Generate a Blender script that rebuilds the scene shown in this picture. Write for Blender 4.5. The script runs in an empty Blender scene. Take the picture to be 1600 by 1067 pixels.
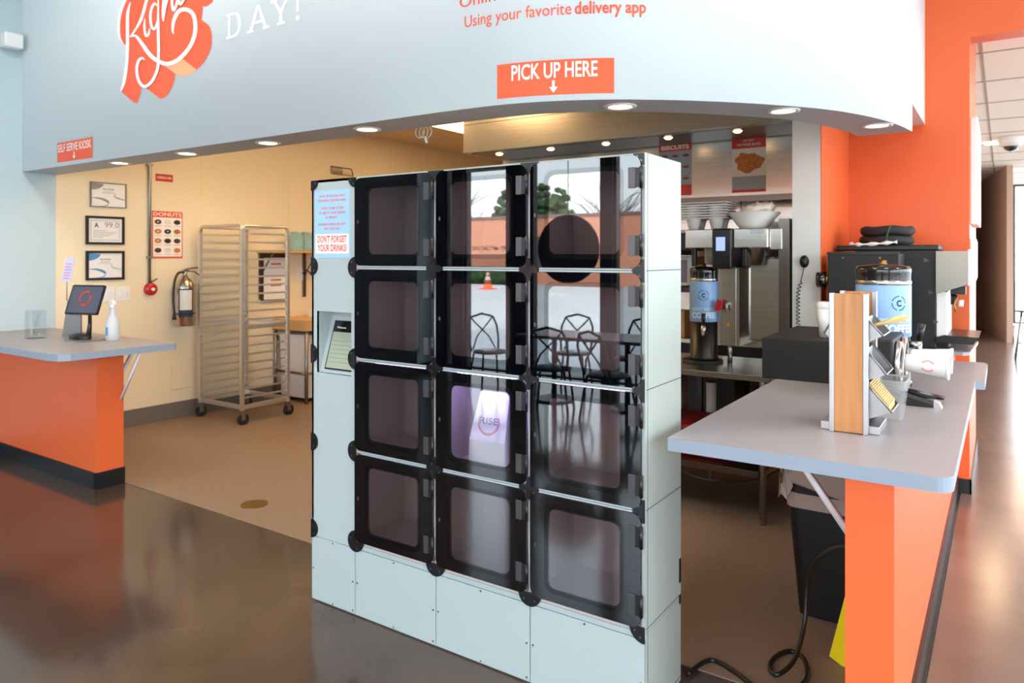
import bpy, bmesh, math, random
from mathutils import Vector, Matrix, Euler
random.seed(7)
R = math.radians
SC = bpy.context.scene
COL = SC.collection

# ------------------------------------------------------------------ camera
cam_d = bpy.data.cameras.new('camera'); cam = bpy.data.objects.new('camera', cam_d); COL.objects.link(cam)
cam.location = (0, 0, 1.62); cam.rotation_euler = (R(90), 0, R(34))
cam_d.sensor_width = 36; cam_d.lens = 36 * 1138 / 1600; cam_d.shift_y = -133.5 / 1600
cam_d.clip_start = 0.05; cam_d.clip_end = 300
cam_d.dof.use_dof = True; cam_d.dof.focus_distance = 2.9; cam_d.dof.aperture_fstop = 3.5
SC.camera = cam

# ------------------------------------------------------------------ view + world + sun
SC.view_settings.view_transform = 'Standard'; SC.view_settings.look = 'None'
SC.view_settings.gamma = 1; SC.view_settings.use_curve_mapping = False
SC.view_settings.exposure = 0.0
W = bpy.data.worlds.new('sky'); SC.world = W; W.use_nodes = True
nt = W.node_tree; nt.nodes.clear()
wo = nt.nodes.new('ShaderNodeOutputWorld'); bg = nt.nodes.new('ShaderNodeBackground')
tc = nt.nodes.new('ShaderNodeTexCoord'); sx = nt.nodes.new('ShaderNodeSeparateXYZ')
cr = nt.nodes.new('ShaderNodeValToRGB')
nt.links.new(tc.outputs['Generated'], sx.inputs[0]); nt.links.new(sx.outputs['Z'], cr.inputs[0])
cr.color_ramp.elements[0].position = 0.0; cr.color_ramp.elements[0].color = (0.95, 0.97, 1.0, 1)
cr.color_ramp.elements[1].position = 0.6; cr.color_ramp.elements[1].color = (0.62, 0.78, 1.0, 1)
nt.links.new(cr.outputs[0], bg.inputs[0]); bg.inputs[1].default_value = 10
nt.links.new(bg.outputs[0], wo.inputs[0])
sun_d = bpy.data.lights.new('sun', 'SUN'); sun_d.energy = 16; sun_d.angle = R(0.6); sun_d.color = (1, .95, .86)
sun = bpy.data.objects.new('sun', sun_d); COL.objects.link(sun)
sun.rotation_euler = Vector((-0.55, -1.0, -0.85)).to_track_quat('-Z', 'Y').to_euler()

def portal(name, loc, rot, w, h):
    d = bpy.data.lights.new(name, 'AREA'); d.shape = 'RECTANGLE'; d.size = w; d.size_y = h
    d.cycles.is_portal = True
    o = bpy.data.objects.new(name, d); COL.objects.link(o); o.location = loc; o.rotation_euler = rot
portal('portal_front', (-1.2, -3.78, 1.7), (R(90), 0, 0), 11.3, 3.3)
portal('portal_side', (4.58, 1.1, 1.7), (R(90), 0, R(90)), 9.5, 3.3)
portal('portal_side_rear', (4.58, 13.5, 1.7), (R(90), 0, R(90)), 15, 3.3)

# ------------------------------------------------------------------ materials
def lin(c):
    return tuple((x/12.92 if x <= .04045 else ((x+.055)/1.055)**2.4) for x in [v/255 for v in c]) + (1,)
MATS = {}
def mat(name, rgb, rough=.5, metal=0., spec=.5, ior=None, emit=None, estr=0., coat=0., noise=None, bump=None, trans=0., alpha=1.):
    m = bpy.data.materials.new(name); m.use_nodes = True
    n = m.node_tree; b = n.nodes['Principled BSDF']
    c = lin(rgb)
    b.inputs['Base Color'].default_value = c; b.inputs['Roughness'].default_value = rough
    b.inputs['Metallic'].default_value = metal; b.inputs['Specular IOR Level'].default_value = spec
    if ior: b.inputs['IOR'].default_value = ior
    if coat: b.inputs['Coat Weight'].default_value = coat; b.inputs['Coat Roughness'].default_value = .05
    if trans: b.inputs['Transmission Weight'].default_value = trans
    if alpha < 1: b.inputs['Alpha'].default_value = alpha
    if emit: b.inputs['Emission Color'].default_value = lin(emit); b.inputs['Emission Strength'].default_value = estr
    if noise or bump:
        t = n.nodes.new('ShaderNodeTexCoord')
    if noise:   # (scale xyz, amount, detail)
        sc, amt = noise[0], noise[1]
        mp = n.nodes.new('ShaderNodeMapping'); mp.inputs['Scale'].default_value = sc
        nz = n.nodes.new('ShaderNodeTexNoise'); nz.inputs['Scale'].default_value = 1; nz.inputs['Detail'].default_value = noise[2] if len(noise) > 2 else 4
        rp = n.nodes.new('ShaderNodeValToRGB')
        rp.color_ramp.elements[0].position = .3; rp.color_ramp.elements[1].position = .7
        rp.color_ramp.elements[0].color = tuple(v*(1-amt) for v in c[:3]) + (1,)
        rp.color_ramp.elements[1].color = tuple(min(1, v*(1+amt)) for v in c[:3]) + (1,)
        n.links.new(t.outputs['Object'], mp.inputs[0]); n.links.new(mp.outputs[0], nz.inputs[0])
        n.links.new(nz.outputs[0], rp.inputs[0]); n.links.new(rp.outputs[0], b.inputs['Base Color'])
    if bump:    # (scale, strength, distance)
        nz2 = n.nodes.new('ShaderNodeTexNoise'); nz2.inputs['Scale'].default_value = bump[0]; nz2.inputs['Detail'].default_value = 3
        bp = n.nodes.new('ShaderNodeBump'); bp.inputs['Strength'].default_value = bump[1]; bp.inputs['Distance'].default_value = bump[2] if len(bump) > 2 else .002
        n.links.new(t.outputs['Object'], nz2.inputs[0]); n.links.new(nz2.outputs[0], bp.inputs['Height']); n.links.new(bp.outputs[0], b.inputs['Normal'])
    MATS[name] = m
    return m
def glass(name, tint, ior=1.5, gain=1.6, rough=0.0):
    m = bpy.data.materials.new(name); m.use_nodes = True; n = m.node_tree; n.nodes.clear()
    o = n.nodes.new('ShaderNodeOutputMaterial'); mx = n.nodes.new('ShaderNodeMixShader')
    t = n.nodes.new('ShaderNodeBsdfTransparent'); g = n.nodes.new('ShaderNodeBsdfGlossy')
    lw = n.nodes.new('ShaderNodeLayerWeight'); lw.inputs[0].default_value = .5      # Schlick fresnel, alike on both faces of the pane
    pw = n.nodes.new('ShaderNodeMath'); pw.operation = 'POWER'; pw.inputs[1].default_value = 5
    n.links.new(lw.outputs['Facing'], pw.inputs[0]); f0 = ((ior-1)/(ior+1))**2*gain
    mu = n.nodes.new('ShaderNodeMath'); mu.operation = 'MULTIPLY_ADD'; mu.inputs[1].default_value = 1-f0; mu.inputs[2].default_value = f0; mu.use_clamp = True
    t.inputs[0].default_value = lin(tint); g.inputs['Roughness'].default_value = rough
    n.links.new(pw.outputs[0], mu.inputs[0]); n.links.new(mu.outputs[0], mx.inputs[0])
    n.links.new(t.outputs[0], mx.inputs[1]); n.links.new(g.outputs[0], mx.inputs[2]); n.links.new(mx.outputs[0], o.inputs[0])
    MATS[name] = m; return m

mat('blue_paint', (226, 238, 243), .42, spec=.4, bump=(160, .05))
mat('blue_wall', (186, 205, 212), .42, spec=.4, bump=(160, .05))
mat('soffit_under_shade', (176, 180, 184), .5)  # bulkhead blue turned grey, the underside's shade put into the colour
mat('cream_wall', (238, 224, 194), .35, spec=.4, bump=(60, .03))
mat('kitchen_ceiling', (226, 208, 172), .7)
mat('orange_paint', (228, 102, 52), .42, spec=.4, bump=(220, .10))
mat('white_paint', (226, 224, 218), .5)
mat('tan_wall', (196, 166, 148), .6)
mat('ceiling_white', (242, 238, 230), .8)
mat('tile_seam', (170, 162, 150), .8)
mat('black_base', (26, 27, 30), .28)
mat('grey_base', (112, 106, 100), .5)
mat('laminate', (154, 148, 151), .38, spec=.5, noise=((260, 260, 260), .07, 2))
mat('laminate_edge', (142, 154, 168), .4)
mat('lobby_floor', (76, 60, 50), .12, spec=.6, noise=((2.2, 2.2, 1), .22, 8), bump=(2.2, .04, .004))
mat('lit_aisle_floor', (122, 100, 88), .2, spec=.6, noise=((1.4, 1.4, 1), .16, 8), bump=(2.2, .03, .004))  # lobby concrete lightened, side-window daylight put into the colour
mat('kitchen_floor', (140, 117, 99), .45, spec=.4, noise=((140, 140, 140), .16, 3), bump=(300, .1, .001))
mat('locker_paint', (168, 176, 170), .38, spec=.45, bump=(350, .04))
mat('locker_white', (172, 184, 184), .35)
mat('seam_dark', (60, 66, 68), .6)
mat('frit_black', (5, 6, 8), .01, spec=.5, ior=1.85)
mat('black_plastic', (16, 16, 18), .35)
mat('plate_gloss', (24, 22, 22), .12, spec=.7)
mat('rivet', (120, 122, 124), .3, metal=1)
mat('hinge_grey', (84, 82, 84), .35, metal=.6)
mat('locker_inner', (190, 176, 172), .45)
mat('led_purple', (90, 70, 255), .5, emit=(196, 160, 235), estr=7)
mat('led_bright', (90, 70, 255), .5, emit=(170, 165, 255), estr=110)
mat('lamp_corridor', (255, 236, 200), .5, emit=(255, 214, 170), estr=170)
mat('lamp_lobby_fill', (255, 250, 244), .5, emit=(255, 246, 236), estr=42)
mat('steel', (190, 186, 180), .26, metal=1, noise=((3, 3, 90), .08, 3))
mat('steel_head', (150, 148, 140), .4, metal=1)
mat('steel_dark', (120, 112, 104), .32, metal=1)
mat('steel_rough', (158, 158, 158), .42, metal=1)
mat('alu', (178, 180, 182), .38, metal=1)
mat('alu_bright', (222, 221, 216), .42, metal=.9)
mat('black_matte', (20, 20, 21), .6, bump=(500, .2))
mat('black_machine', (22, 23, 26), .5, bump=(120, .15))
mat('bamboo', (184, 126, 74), .45, noise=((60, 60, 3), .14, 4))
mat('sign_orange', (226, 84, 44), .4)
mat('sign_white', (240, 238, 234), .45)
mat('sign_red', (200, 52, 40), .4)
mat('sign_blue', (160, 200, 236), .4)
mat('art_white', (240, 238, 236), .45)
mat('art_orange', (236, 92, 58), .45)
mat('art_orange_deep', (226, 78, 46), .45)
mat('art_peach', (246, 166, 124), .45)
mat('paper', (238, 238, 238), .7)
mat('paper_grey', (150, 146, 140), .7)
mat('paper_blue', (84, 150, 200), .6)
mat('paper_pale', (150, 200, 214), .6)
mat('pencil', (90, 84, 82), .7)
mat('pinkish', (222, 130, 160), .6)
mat('lavender', (204, 206, 236), .5)
mat('frame_black', (28, 24, 22), .4)
mat('frame_grey', (120, 112, 104), .4)
mat('red_bell', (190, 32, 34), .3)
mat('choc', (84, 40, 28), .6); mat('dark_choc', (42, 26, 22), .6); mat('glaze', (206, 120, 60), .5)
mat('fried', (184, 108, 44), .6, noise=((60, 60, 60), .45, 5)); mat('poster_grey', (150, 158, 170), .5)
mat('cream_icing', (224, 216, 206), .5)
mat('white_plastic', (236, 236, 236), .35)
mat('spray_plastic', (226, 230, 234), .3, trans=.35)
mat('tub_plastic', (220, 222, 222), .15, trans=.6, alpha=.55)
mat('screen_dark', (70, 70, 84), .12, emit=(90, 88, 104), estr=.25)
mat('screen_ui', (150, 158, 140), .2, emit=(150, 160, 138), estr=.25)
mat('screen_lcd', (150, 160, 240), .2, emit=(140, 160, 255), estr=1.2)
mat('urn_blue', (134, 172, 216), .4)
mat('urn_text', (206, 224, 240), .5)
mat('ink', (30, 40, 60), .5)
mat('rubber', (34, 34, 35), .55)
mat('foam', (40, 40, 42), .75)
mat('cord_black', (18, 18, 18), .4)
mat('yellow', (240, 214, 30), .35)
mat('bin_black', (8, 8, 9), .5)
mat('liner', (190, 170, 160), .3, alpha=.75)
mat('wood_block', (214, 170, 112), .5)
mat('cartons', (196, 192, 186), .85)
mat('filter_paper', (240, 236, 230), .8)
mat('crumple', (236, 222, 206), .7)
mat('brass', (150, 120, 60), .35, metal=1)
mat('gold_stick', (220, 186, 120), .5)
mat('lamp_trim', (226, 220, 214), .4)
mat('lamp_warm', (255, 236, 200), .5, emit=(255, 226, 180), estr=14)
mat('lamp_kitchen', (255, 236, 200), .5, emit=(255, 208, 146), estr=12)
mat('lamp_small', (255, 220, 160), .5, emit=(255, 206, 140), estr=10)
mat('brick', (206, 136, 108), .8, noise=((2, 2, 14), .2, 4))
mat('asphalt', (176, 172, 166), .9, noise=((.4, .4, 1), .12, 4))
mat('roof_trim', (120, 100, 90), .8)
mat('dark_window', (40, 46, 50), .08)
mat('green_leaf', (60, 84, 44), .9, noise=((2, 2, 2), .4, 5))
mat('bare_tree', (130, 116, 104), .9)
mat('cone_orange', (240, 90, 30), .6)
mat('mullion', (22, 22, 24), .4)
mat('trash_liner_red', (150, 20, 20), .5)
mat('chair_metal', (18, 18, 19), .35, metal=.5)
mat('table_wood', (70, 52, 40), .35)
mat('tray_black', (24, 24, 26), .3)
mat('mint', (150, 190, 186), .5)
mat('extinguisher_label', (216, 214, 208), .5)
glass('pane', (246, 250, 250), 1.5, 1.3)
glass('door_glass', (200, 192, 190), 1.7, 3.4, .01)
glass('vase_glass', (250, 252, 253), 1.5, 2.0)
glass('decanter', (200, 196, 190), 1.5, 1.4)

# dotted edge of the printed border on the locker doors
def dots_mat():
    m = bpy.data.materials.new('frit_dots'); m.use_nodes = True; n = m.node_tree
    b = n.nodes['Principled BSDF']; b.inputs['Base Color'].default_value = lin((5, 6, 8)); b.inputs['Roughness'].default_value = .015
    b.inputs['IOR'].default_value = 1.85
    o = n.nodes['Material Output']
    t = n.nodes.new('ShaderNodeTexCoord'); mp = n.nodes.new('ShaderNodeMapping'); mp.inputs['Scale'].default_value = (210, 0, 210)
    mp.inputs['Rotation'].default_value = (0, R(45), 0)
    v = n.nodes.new('ShaderNodeTexVoronoi'); v.inputs['Randomness'].default_value = 0; v.inputs['Scale'].default_value = 1
    c = n.nodes.new('ShaderNodeMath'); c.operation = 'LESS_THAN'; c.inputs[1].default_value = .30
    tr = n.nodes.new('ShaderNodeBsdfTransparent'); mx = n.nodes.new('ShaderNodeMixShader')
    n.links.new(t.outputs['Object'], mp.inputs[0]); n.links.new(mp.outputs[0], v.inputs['Vector']); n.links.new(v.outputs['Distance'], c.inputs[0])
    n.links.new(c.outputs[0], mx.inputs[0]); n.links.new(b.outputs[0], mx.inputs[1]); n.links.new(tr.outputs[0], mx.inputs[2]); n.links.new(mx.outputs[0], o.inputs[0])
    MATS['frit_dots'] = m
dots_mat()

# ------------------------------------------------------------------ mesh builder
class MB:
    def __init__(s): s.v = []; s.f = []; s.m = []; s.s = []
    def add(s, vs, fs, m=0, smooth=False):
        k = len(s.v); s.v += [Vector(p) for p in vs]
        for f in fs: s.f.append([i+k for i in f]); s.m.append(m); s.s.append(smooth)
        return s
    def box(s, x0, y0, z0, x1, y1, z1, m=0, b=0, seg=2):
        if b <= 0:
            vs = [(x, y, z) for z in (z0, z1) for y in (y0, y1) for x in (x0, x1)]
            return s.add(vs, [(0,2,3,1),(4,5,7,6),(0,1,5,4),(2,6,7,3),(0,4,6,2),(1,3,7,5)], m)
        bm = bmesh.new(); bmesh.ops.create_cube(bm, size=1)
        for v in bm.verts: v.co = Vector(((x0+x1)/2+v.co.x*(x1-x0), (y0+y1)/2+v.co.y*(y1-y0), (z0+z1)/2+v.co.z*(z1-z0)))
        bmesh.ops.bevel(bm, geom=bm.edges[:], offset=b, segments=seg, profile=.5, affect='EDGES')
        bm.verts.index_update()
        s.add([v.co.copy() for v in bm.verts], [[v.index for v in f.verts] for f in bm.faces], m, False); bm.free(); return s
    def cyl(s, p, q, r, r2=None, n=20, m=0, caps=True):
        p, q = Vector(p), Vector(q); r2 = r if r2 is None else r2
        d = (q-p).normalized(); a = d.orthogonal().normalized(); b = d.cross(a)
        vs = []
        for c, rr in ((p, r), (q, r2)):
            for i in range(n):
                t = 2*math.pi*i/n; vs.append(c + (a*math.cos(t)+b*math.sin(t))*rr)
        s.add(vs, [(i, (i+1) % n, n+(i+1) % n, n+i) for i in range(n)], m, True)
        if caps: s.add(vs, [list(range(n))[::-1], list(range(n, 2*n))], m)
        return s
    def tube(s, pts, r, n=8, m=0, closed=False):
        pts = [Vector(p) for p in pts]; N = len(pts); vs = []
        up = None
        for i, p in enumerate(pts):
            if closed: d = (pts[(i+1) % N]-pts[i-1]).normalized()
            else: d = (pts[min(i+1, N-1)]-pts[max(i-1, 0)]).normalized()
            if up is None: up = d.orthogonal().normalized()
            up = (up - d*up.dot(d)).normalized(); b = d.cross(up)
            rr = r[i] if isinstance(r, (list, tuple)) else r
            for k in range(n):
                t = 2*math.pi*k/n; vs.append(p+(up*math.cos(t)+b*math.sin(t))*rr)
        fs = []
        for i in range(N if closed else N-1):
            j = (i+1) % N
            for k in range(n): fs.append((i*n+k, i*n+(k+1) % n, j*n+(k+1) % n, j*n+k))
        s.add(vs, fs, m, True)
        if not closed: s.add(vs, [list(range(n))[::-1], list(range((N-1)*n, N*n))], m)
        return s
    def lathe(s, c, prof, n=28, m=0, a0=0, a1=2*math.pi, flute=None):
        c = Vector(c); vs = []; full = abs(a1-a0-2*math.pi) < 1e-6
        K = n if full else n+1
        for j, (r, z) in enumerate(prof):
            for i in range(K):
                t = a0+(a1-a0)*i/n
                rr = r*(1+(flute[1]*(j/(len(prof)-1)) * (1 if i % 2 else -1) if flute else 0))
                vs.append(c+Vector((rr*math.cos(t), rr*math.sin(t), z)))
        fs = []
        for j in range(len(prof)-1):
            for i in range(n):
                k = (i+1) % K if full else i+1
                fs.append((j*K+i, j*K+k, (j+1)*K+k, (j+1)*K+i))
        s.add(vs, fs, m, True); return s
    def prism(s, poly, O, U, V, N, d0, d1, m=0, side=None, smooth=False):
        O, U, V, N = map(Vector, (O, U, V, N)); n = len(poly)
        vs = [O+U*a+V*b+N*d0 for a, b in poly]+[O+U*a+V*b+N*d1 for a, b in poly]
        s.add(vs, [list(range(n))[::-1], list(range(n, 2*n))], m)
        s.add(vs, [(i, (i+1) % n, n+(i+1) % n, n+i) for i in range(n)], m if side is None else side, smooth)
        return s
    def flat(s, poly, O, U, V, m=0):
        O, U, V = map(Vector, (O, U, V))
        return s.add([O+U*a+V*b for a, b in poly], [list(range(len(poly)))], m)
    def sphere(s, c, r, m=0, n=16, sc=(1, 1, 1)):
        c = Vector(c); vs = []; h = n//2
        for j in range(h+1):
            ph = math.pi*j/h
            for i in range(n):
                t = 2*math.pi*i/n
                vs.append(c+Vector((r*sc[0]*math.sin(ph)*math.cos(t), r*sc[1]*math.sin(ph)*math.sin(t), r*sc[2]*math.cos(ph))))
        fs = [(j*n+i, (j+1)*n+i, (j+1)*n+(i+1) % n, j*n+(i+1) % n) for j in range(h) for i in range(n)]
        return s.add(vs, fs, m, True)
    def xf(s, M, k=0):
        for i in range(k, len(s.v)): s.v[i] = M @ s.v[i]
        return s

WLOC = {}
def build(name, mb, mats, parent=None, label=None):
    if isinstance(mats, str): mats = [mats]
    off = WLOC.get(parent.name, Vector((0, 0, 0))) if parent else Vector((0, 0, 0))
    c = Vector((0, 0, 0))
    if not parent:      # origin of a one-mesh thing at the middle of its base
        xs = [v.x for v in mb.v]; ys = [v.y for v in mb.v]; zs = [v.z for v in mb.v]
        c = Vector(((min(xs)+max(xs))/2, (min(ys)+max(ys))/2, min(zs)))
    me = bpy.data.meshes.new(name); me.from_pydata([v-off-c for v in mb.v], [], mb.f); 
    for k in mats: me.materials.append(MATS[k])
    me.polygons.foreach_set('material_index', mb.m); me.polygons.foreach_set('use_smooth', mb.s)
    me.update(); 
    bm = bmesh.new(); bm.from_mesh(me); bmesh.ops.remove_doubles(bm, verts=bm.verts[:], dist=1e-6); bmesh.ops.recalc_face_normals(bm, faces=bm.faces[:]); bm.to_mesh(me); bm.free()
    o = bpy.data.objects.new(name, me); COL.objects.link(o); o.location = c
    if parent: o.parent = parent
    WLOC[o.name] = off + c
    if label: o['label'] = label
    return o
def tag(o, label, cat, group=None, kind=None):
    o['label'] = label; o['category'] = cat
    if group: o['group'] = group
    if kind: o['kind'] = kind
    return o
def thing(name, loc, label, cat, group=None):
    o = bpy.data.objects.new(name, None); COL.objects.link(o); o.location = loc; o.empty_display_size = .1
    WLOC[o.name] = Vector(loc); return tag(o, label, cat, group)
def struct(name, mb, mats, parent=None):
    o = build(name, mb, mats, parent)
    if not parent: o['kind'] = 'structure'
    return o
def copy_tree(o, parent=None):
    c = o.copy(); COL.objects.link(c)
    if parent: c.parent = parent
    for ch in list(o.children): copy_tree(ch, c)
    return c
def rr(w, h, r, n=6, cx=0, cy=0):
    p = []
    for (sx_, sy_, a) in ((1, -1, -90), (1, 1, 0), (-1, 1, 90), (-1, -1, 180)):
        for i in range(n+1):
            t = R(a+90*i/n); p.append((cx+sx_*(w/2-r)+r*math.cos(t), cy+sy_*(h/2-r)+r*math.sin(t)))
    return p
def ell(a, b, n=20, cx=0, cy=0, a0=0, a1=360):
    return [(cx+a*math.cos(R(a0+(a1-a0)*i/n)), cy+b*math.sin(R(a0+(a1-a0)*i/n))) for i in range(n)]
_T = {}
def text2d(s, fat=0.):
    if (s, fat) in _T: return _T[(s, fat)]
    cu = bpy.data.curves.new('t', 'FONT'); cu.body = s; cu.size = 1; cu.offset = fat; cu.resolution_u = 3
    ob = bpy.data.objects.new('t', cu); COL.objects.link(ob); bpy.context.view_layer.update()
    dg = bpy.context.evaluated_depsgraph_get(); me = ob.evaluated_get(dg).to_mesh()
    vs = [(v.co.x, v.co.y) for v in me.vertices]; fs = [list(p.vertices) for p in me.polygons]
    ob.evaluated_get(dg).to_mesh_clear(); bpy.data.objects.remove(ob); bpy.data.curves.remove(cu)
    x0 = min(v[0] for v in vs); x1 = max(v[0] for v in vs); 
    _T[(s, fat)] = (vs, fs, x0, x1); return _T[(s, fat)]
def text(mb, s, fn, u0, v0, w, h, m, fat=.012):
    """s written from u0, baseline v0, w wide, capitals h high, through fn(u, v)"""
    vs, fs, x0, x1 = text2d(s, fat)
    mb.add([fn(u0+(x-x0)/(x1-x0)*w, v0+y/.70*h) for x, y in vs], fs, m)
def plane_fn(O, U, V):
    O, U, V = map(Vector, (O, U, V)); return lambda u, v: O+U*u+V*v
def rect_fn(mb, fn, u0, v0, u1, v1, m, n=1):
    for i in range(n):
        a = u0+(u1-u0)*i/n; b = u0+(u1-u0)*(i+1)/n
        mb.add([fn(a, v0), fn(b, v0), fn(b, v1), fn(a, v1)], [(0, 1, 2, 3)], m)
def merged(mb, polys, fn):
    """overlapping flat outlines (outline, material), later ones on top, merged into one flat layer"""
    from mathutils.geometry import delaunay_2d_cdt
    vs, fs = [], []
    for p, _ in polys:
        k = len(vs); vs += [Vector(q[:2]) for q in p]; fs.append(list(range(k, k+len(p))))
    ov, oe, of, _, _, src = delaunay_2d_cdt(vs, [], fs, 1, 1e-5)
    by = {}
    for f, o in zip(of, src):
        if o: by.setdefault(polys[max(o)][1], []).append(f)
    for mi, ff in by.items():
        use = sorted({i for f in ff for i in f}); ix = {v: k for k, v in enumerate(use)}
        mb.add([fn(ov[i].x, ov[i].y) for i in use], [[ix[i] for i in f] for f in ff], mi)
    return mb
X_, Y_, Z_ = (1, 0, 0), (0, 1, 0), (0, 0, 1)

# ================================================================== SETTING
XL = -6.85; ZS = 2.33; ZK = 3.19; ZL = 4.3
m = MB().box(-7.1, -3.9, -.1, 4.7, 21.2, 0); struct('floor', m, 'lobby_floor')
m = MB().prism([(-.24, 1.2), (4.45, -1.5), (4.45, 20.9), (-.95, 20.9), (-.95, 7.2), (-.24, 7.2)], (0, 0, 0), X_, Y_, Z_, 0, .003); struct('floor_aisle_lit', m, 'lit_aisle_floor')
m = MB().prism([(XL, 2.77), (-.41, 2.77), (-.41, 5.85), (-.95, 5.85), (-.95, 9.9), (XL, 9.9)], (0, 0, 0), X_, Y_, Z_, 0, .004); struct('floor_kitchen', m, 'kitchen_floor')
m = MB().box(-7.0, -3.9, 0, XL, 3.04, ZL); struct('wall_left', m, 'blue_wall')
m = MB().box(XL, -3.1, 0, XL+.03, -.2, 3.4); struct('wall_left_added_black', m, 'black_matte')  # added out of view, so the left locker doors mirror something dark
m = MB().box(-7.0, 3.04, 0, XL, 9.95, ZL)
for y in (4.434, 5.54, 6.7): m.box(XL, y-.003, .17, XL+.003, y+.003, ZK, 0)
m.box(XL, 3.04, .17, XL+.006, 3.065, ZK, 0)
struct('wall_kitchen_left', m, 'cream_wall')
m = MB().box(-7.0, 9.9, 0, -.9, 10.0, ZL); struct('wall_kitchen_back', m, 'cream_wall')
m = MB().box(XL, -3.6, 0, XL+.012, 2.56, .10); struct('baseboard_left', m, 'black_base')
m = MB().box(XL, 3.05, .003, XL+.012, 9.9, .165); struct('baseboard_kitchen', m, 'grey_base')
m = MB().box(-7.1, -3.9, ZL, 4.7, 21.2, ZL+.15); struct('ceiling', m, 'ceiling_white')

# path of the rounded front bulkhead
CP = [(-2.3, 2.78), (-1.9, 2.815), (-1.58, 2.93), (-1.32, 3.10), (-1.09, 3.305), (-.88, 3.54), (-.72, 3.76), (-.61, 3.98), (-.53, 4.2), (-.47, 4.45), (-.43, 4.72)]
def catmull(P, k=6):
    P = [Vector(p) for p in P]; Q = [2*P[0]-P[1]]+P+[2*P[-1]-P[-2]]; out = []
    for i in range(1, len(Q)-2):
        for j in range(k):
            t = j/k; a, b, c, d = Q[i-1:i+3]
            out.append(.5*((2*b)+(c-a)*t+(2*a-5*b+4*c-d)*t*t+(3*b-a-3*c+d)*t**3))
    return out+[P[-1]]
PATH = [Vector((XL, 2.78))]+catmull(CP, 6)
S_ = [0]
for a, b in zip(PATH, PATH[1:]): S_.append(S_[-1]+(b-a).length)
NRM = []
for i in range(len(PATH)):
    d = (PATH[min(i+1, len(PATH)-1)]-PATH[max(i-1, 0)]).normalized(); NRM.append(Vector((d.y, -d.x)))
NRM[0] = Vector((0, -1)); NRM[1] = Vector((0, -1))
def pathpt(s, off=0.):
    i = 0
    while i < len(S_)-2 and S_[i+1] < s: i += 1
    t = (s-S_[i])/(S_[i+1]-S_[i]); p = PATH[i].lerp(PATH[i+1], t); n = NRM[i].lerp(NRM[i+1], t).normalized()
    return p+n*off
def near_s(x, y):
    return min((( (PATH[i]-Vector((x, y))).length, S_[i]) for i in range(len(PATH))))[1] if x > -2.3 else x-XL
def s_at_x(x):
    if x <= -2.3: return x-XL
    for i in range(1, len(PATH)-1):
        if PATH[i].x <= x <= PATH[i+1].x: return S_[i]+(S_[i+1]-S_[i])*(x-PATH[i].x)/(PATH[i+1].x-PATH[i].x)
inner = [p-n*.28 for p, n in zip(PATH, NRM)]; inner[-1] = Vector((-.69, 4.72))
N = len(PATH); m = MB()
def strip(mb, A, za, B, zb, mi, sm=False):
    mb.add([(p.x, p.y, za) for p in A]+[(p.x, p.y, zb) for p in B], [(i, i+1, N+i+1, N+i) for i in range(N-1)], mi, sm)
strip(m, PATH, ZS, PATH, ZL, 0, True)
strip(m, inner, ZS, inner, ZL, 0, True)
strip(m, PATH, ZS, inner, ZS, 1)
a, b = PATH[-1], inner[-1]; m.add([(a.x, a.y, ZS), (b.x, b.y, ZS), (b.x, b.y, ZL), (a.x, a.y, ZL)], [(0, 1, 2, 3)], 0)
struct('wall_bulkhead', m, ['blue_paint', 'soffit_under_shade'])
m = MB().box(-.72, 4.725, 2.54, -.455, 5.85, ZL); struct('wall_bulkhead_end', m, 'blue_paint')
poly = [(p.x, p.y) for p in inner]+[(-.70, 5.85), (-.95, 5.85), (-.95, 9.9), (XL, 9.9)]
m = MB().prism(poly, (0, 0, 0), X_, Y_, Z_, ZK, ZK+.05, 0); struct('ceiling_kitchen', m, 'kitchen_ceiling')

# right partition, orange walls, corridor
m = MB().box(-1.12, 4.87, 0, -.951, 5.85, ZK, 0); k = len(m.v)
m.box(-.951, 4.872, 0, -.945, 5.85, ZK, 1); struct('wall_partition', m, ['white_paint', 'orange_paint'])
m = MB().box(-1.12, 5.85, 0, -.19, 7.2, ZL, 0); struct('wall_orange', m, 'orange_paint')
m = MB().box(-.19, 5.85, 3.11, 4.6, 6.05, ZL, 0); struct('wall_header', m, 'orange_paint')
m = MB().box(-.26, 5.832, 0, -.178, 5.85, .10).box(-.19, 5.832, 0, -.178, 7.2, .10); struct('baseboard_orange', m, 'black_base')
m = MB().box(-1.05, 7.2, 0, -.951, 21, ZL); struct('wall_corridor_left', m, 'tan_wall')
m = MB().box(-1.1, 6.05, 3.32, 4.6, 21, 3.36, 0)
y = 6.05
while y < 21: m.box(-.19 if y < 7.2 else -.95, y-.012, 3.314, 4.6, y+.012, 3.32, 1); y += 1.2
x = -.15
while x < 4.5: m.box(x-.01, 6.05, 3.314, x+.01, 21, 3.32, 1); x += .6
struct('ceiling_corridor', m, ['ceiling_white', 'tile_seam'])
d = Vector((-.63, 4.3, 0)).normalized(); n_ = Vector((d.y, -d.x, 0))
m = MB().prism([(0, 0), (4.45, 0), (4.45, .1), (0, .1)], (.153, 16.5, 0), d, -n_, Z_, 0, 3.32); struct('wall_corridor_far', m, 'tan_wall')
m = MB().prism([(-.01, -.012), (4.4, -.012), (4.4, 0), (-.01, 0)], (.153, 16.5, 0), d, -n_, Z_, 0, .12); struct('baseboard_corridor', m, 'black_base')

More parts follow.
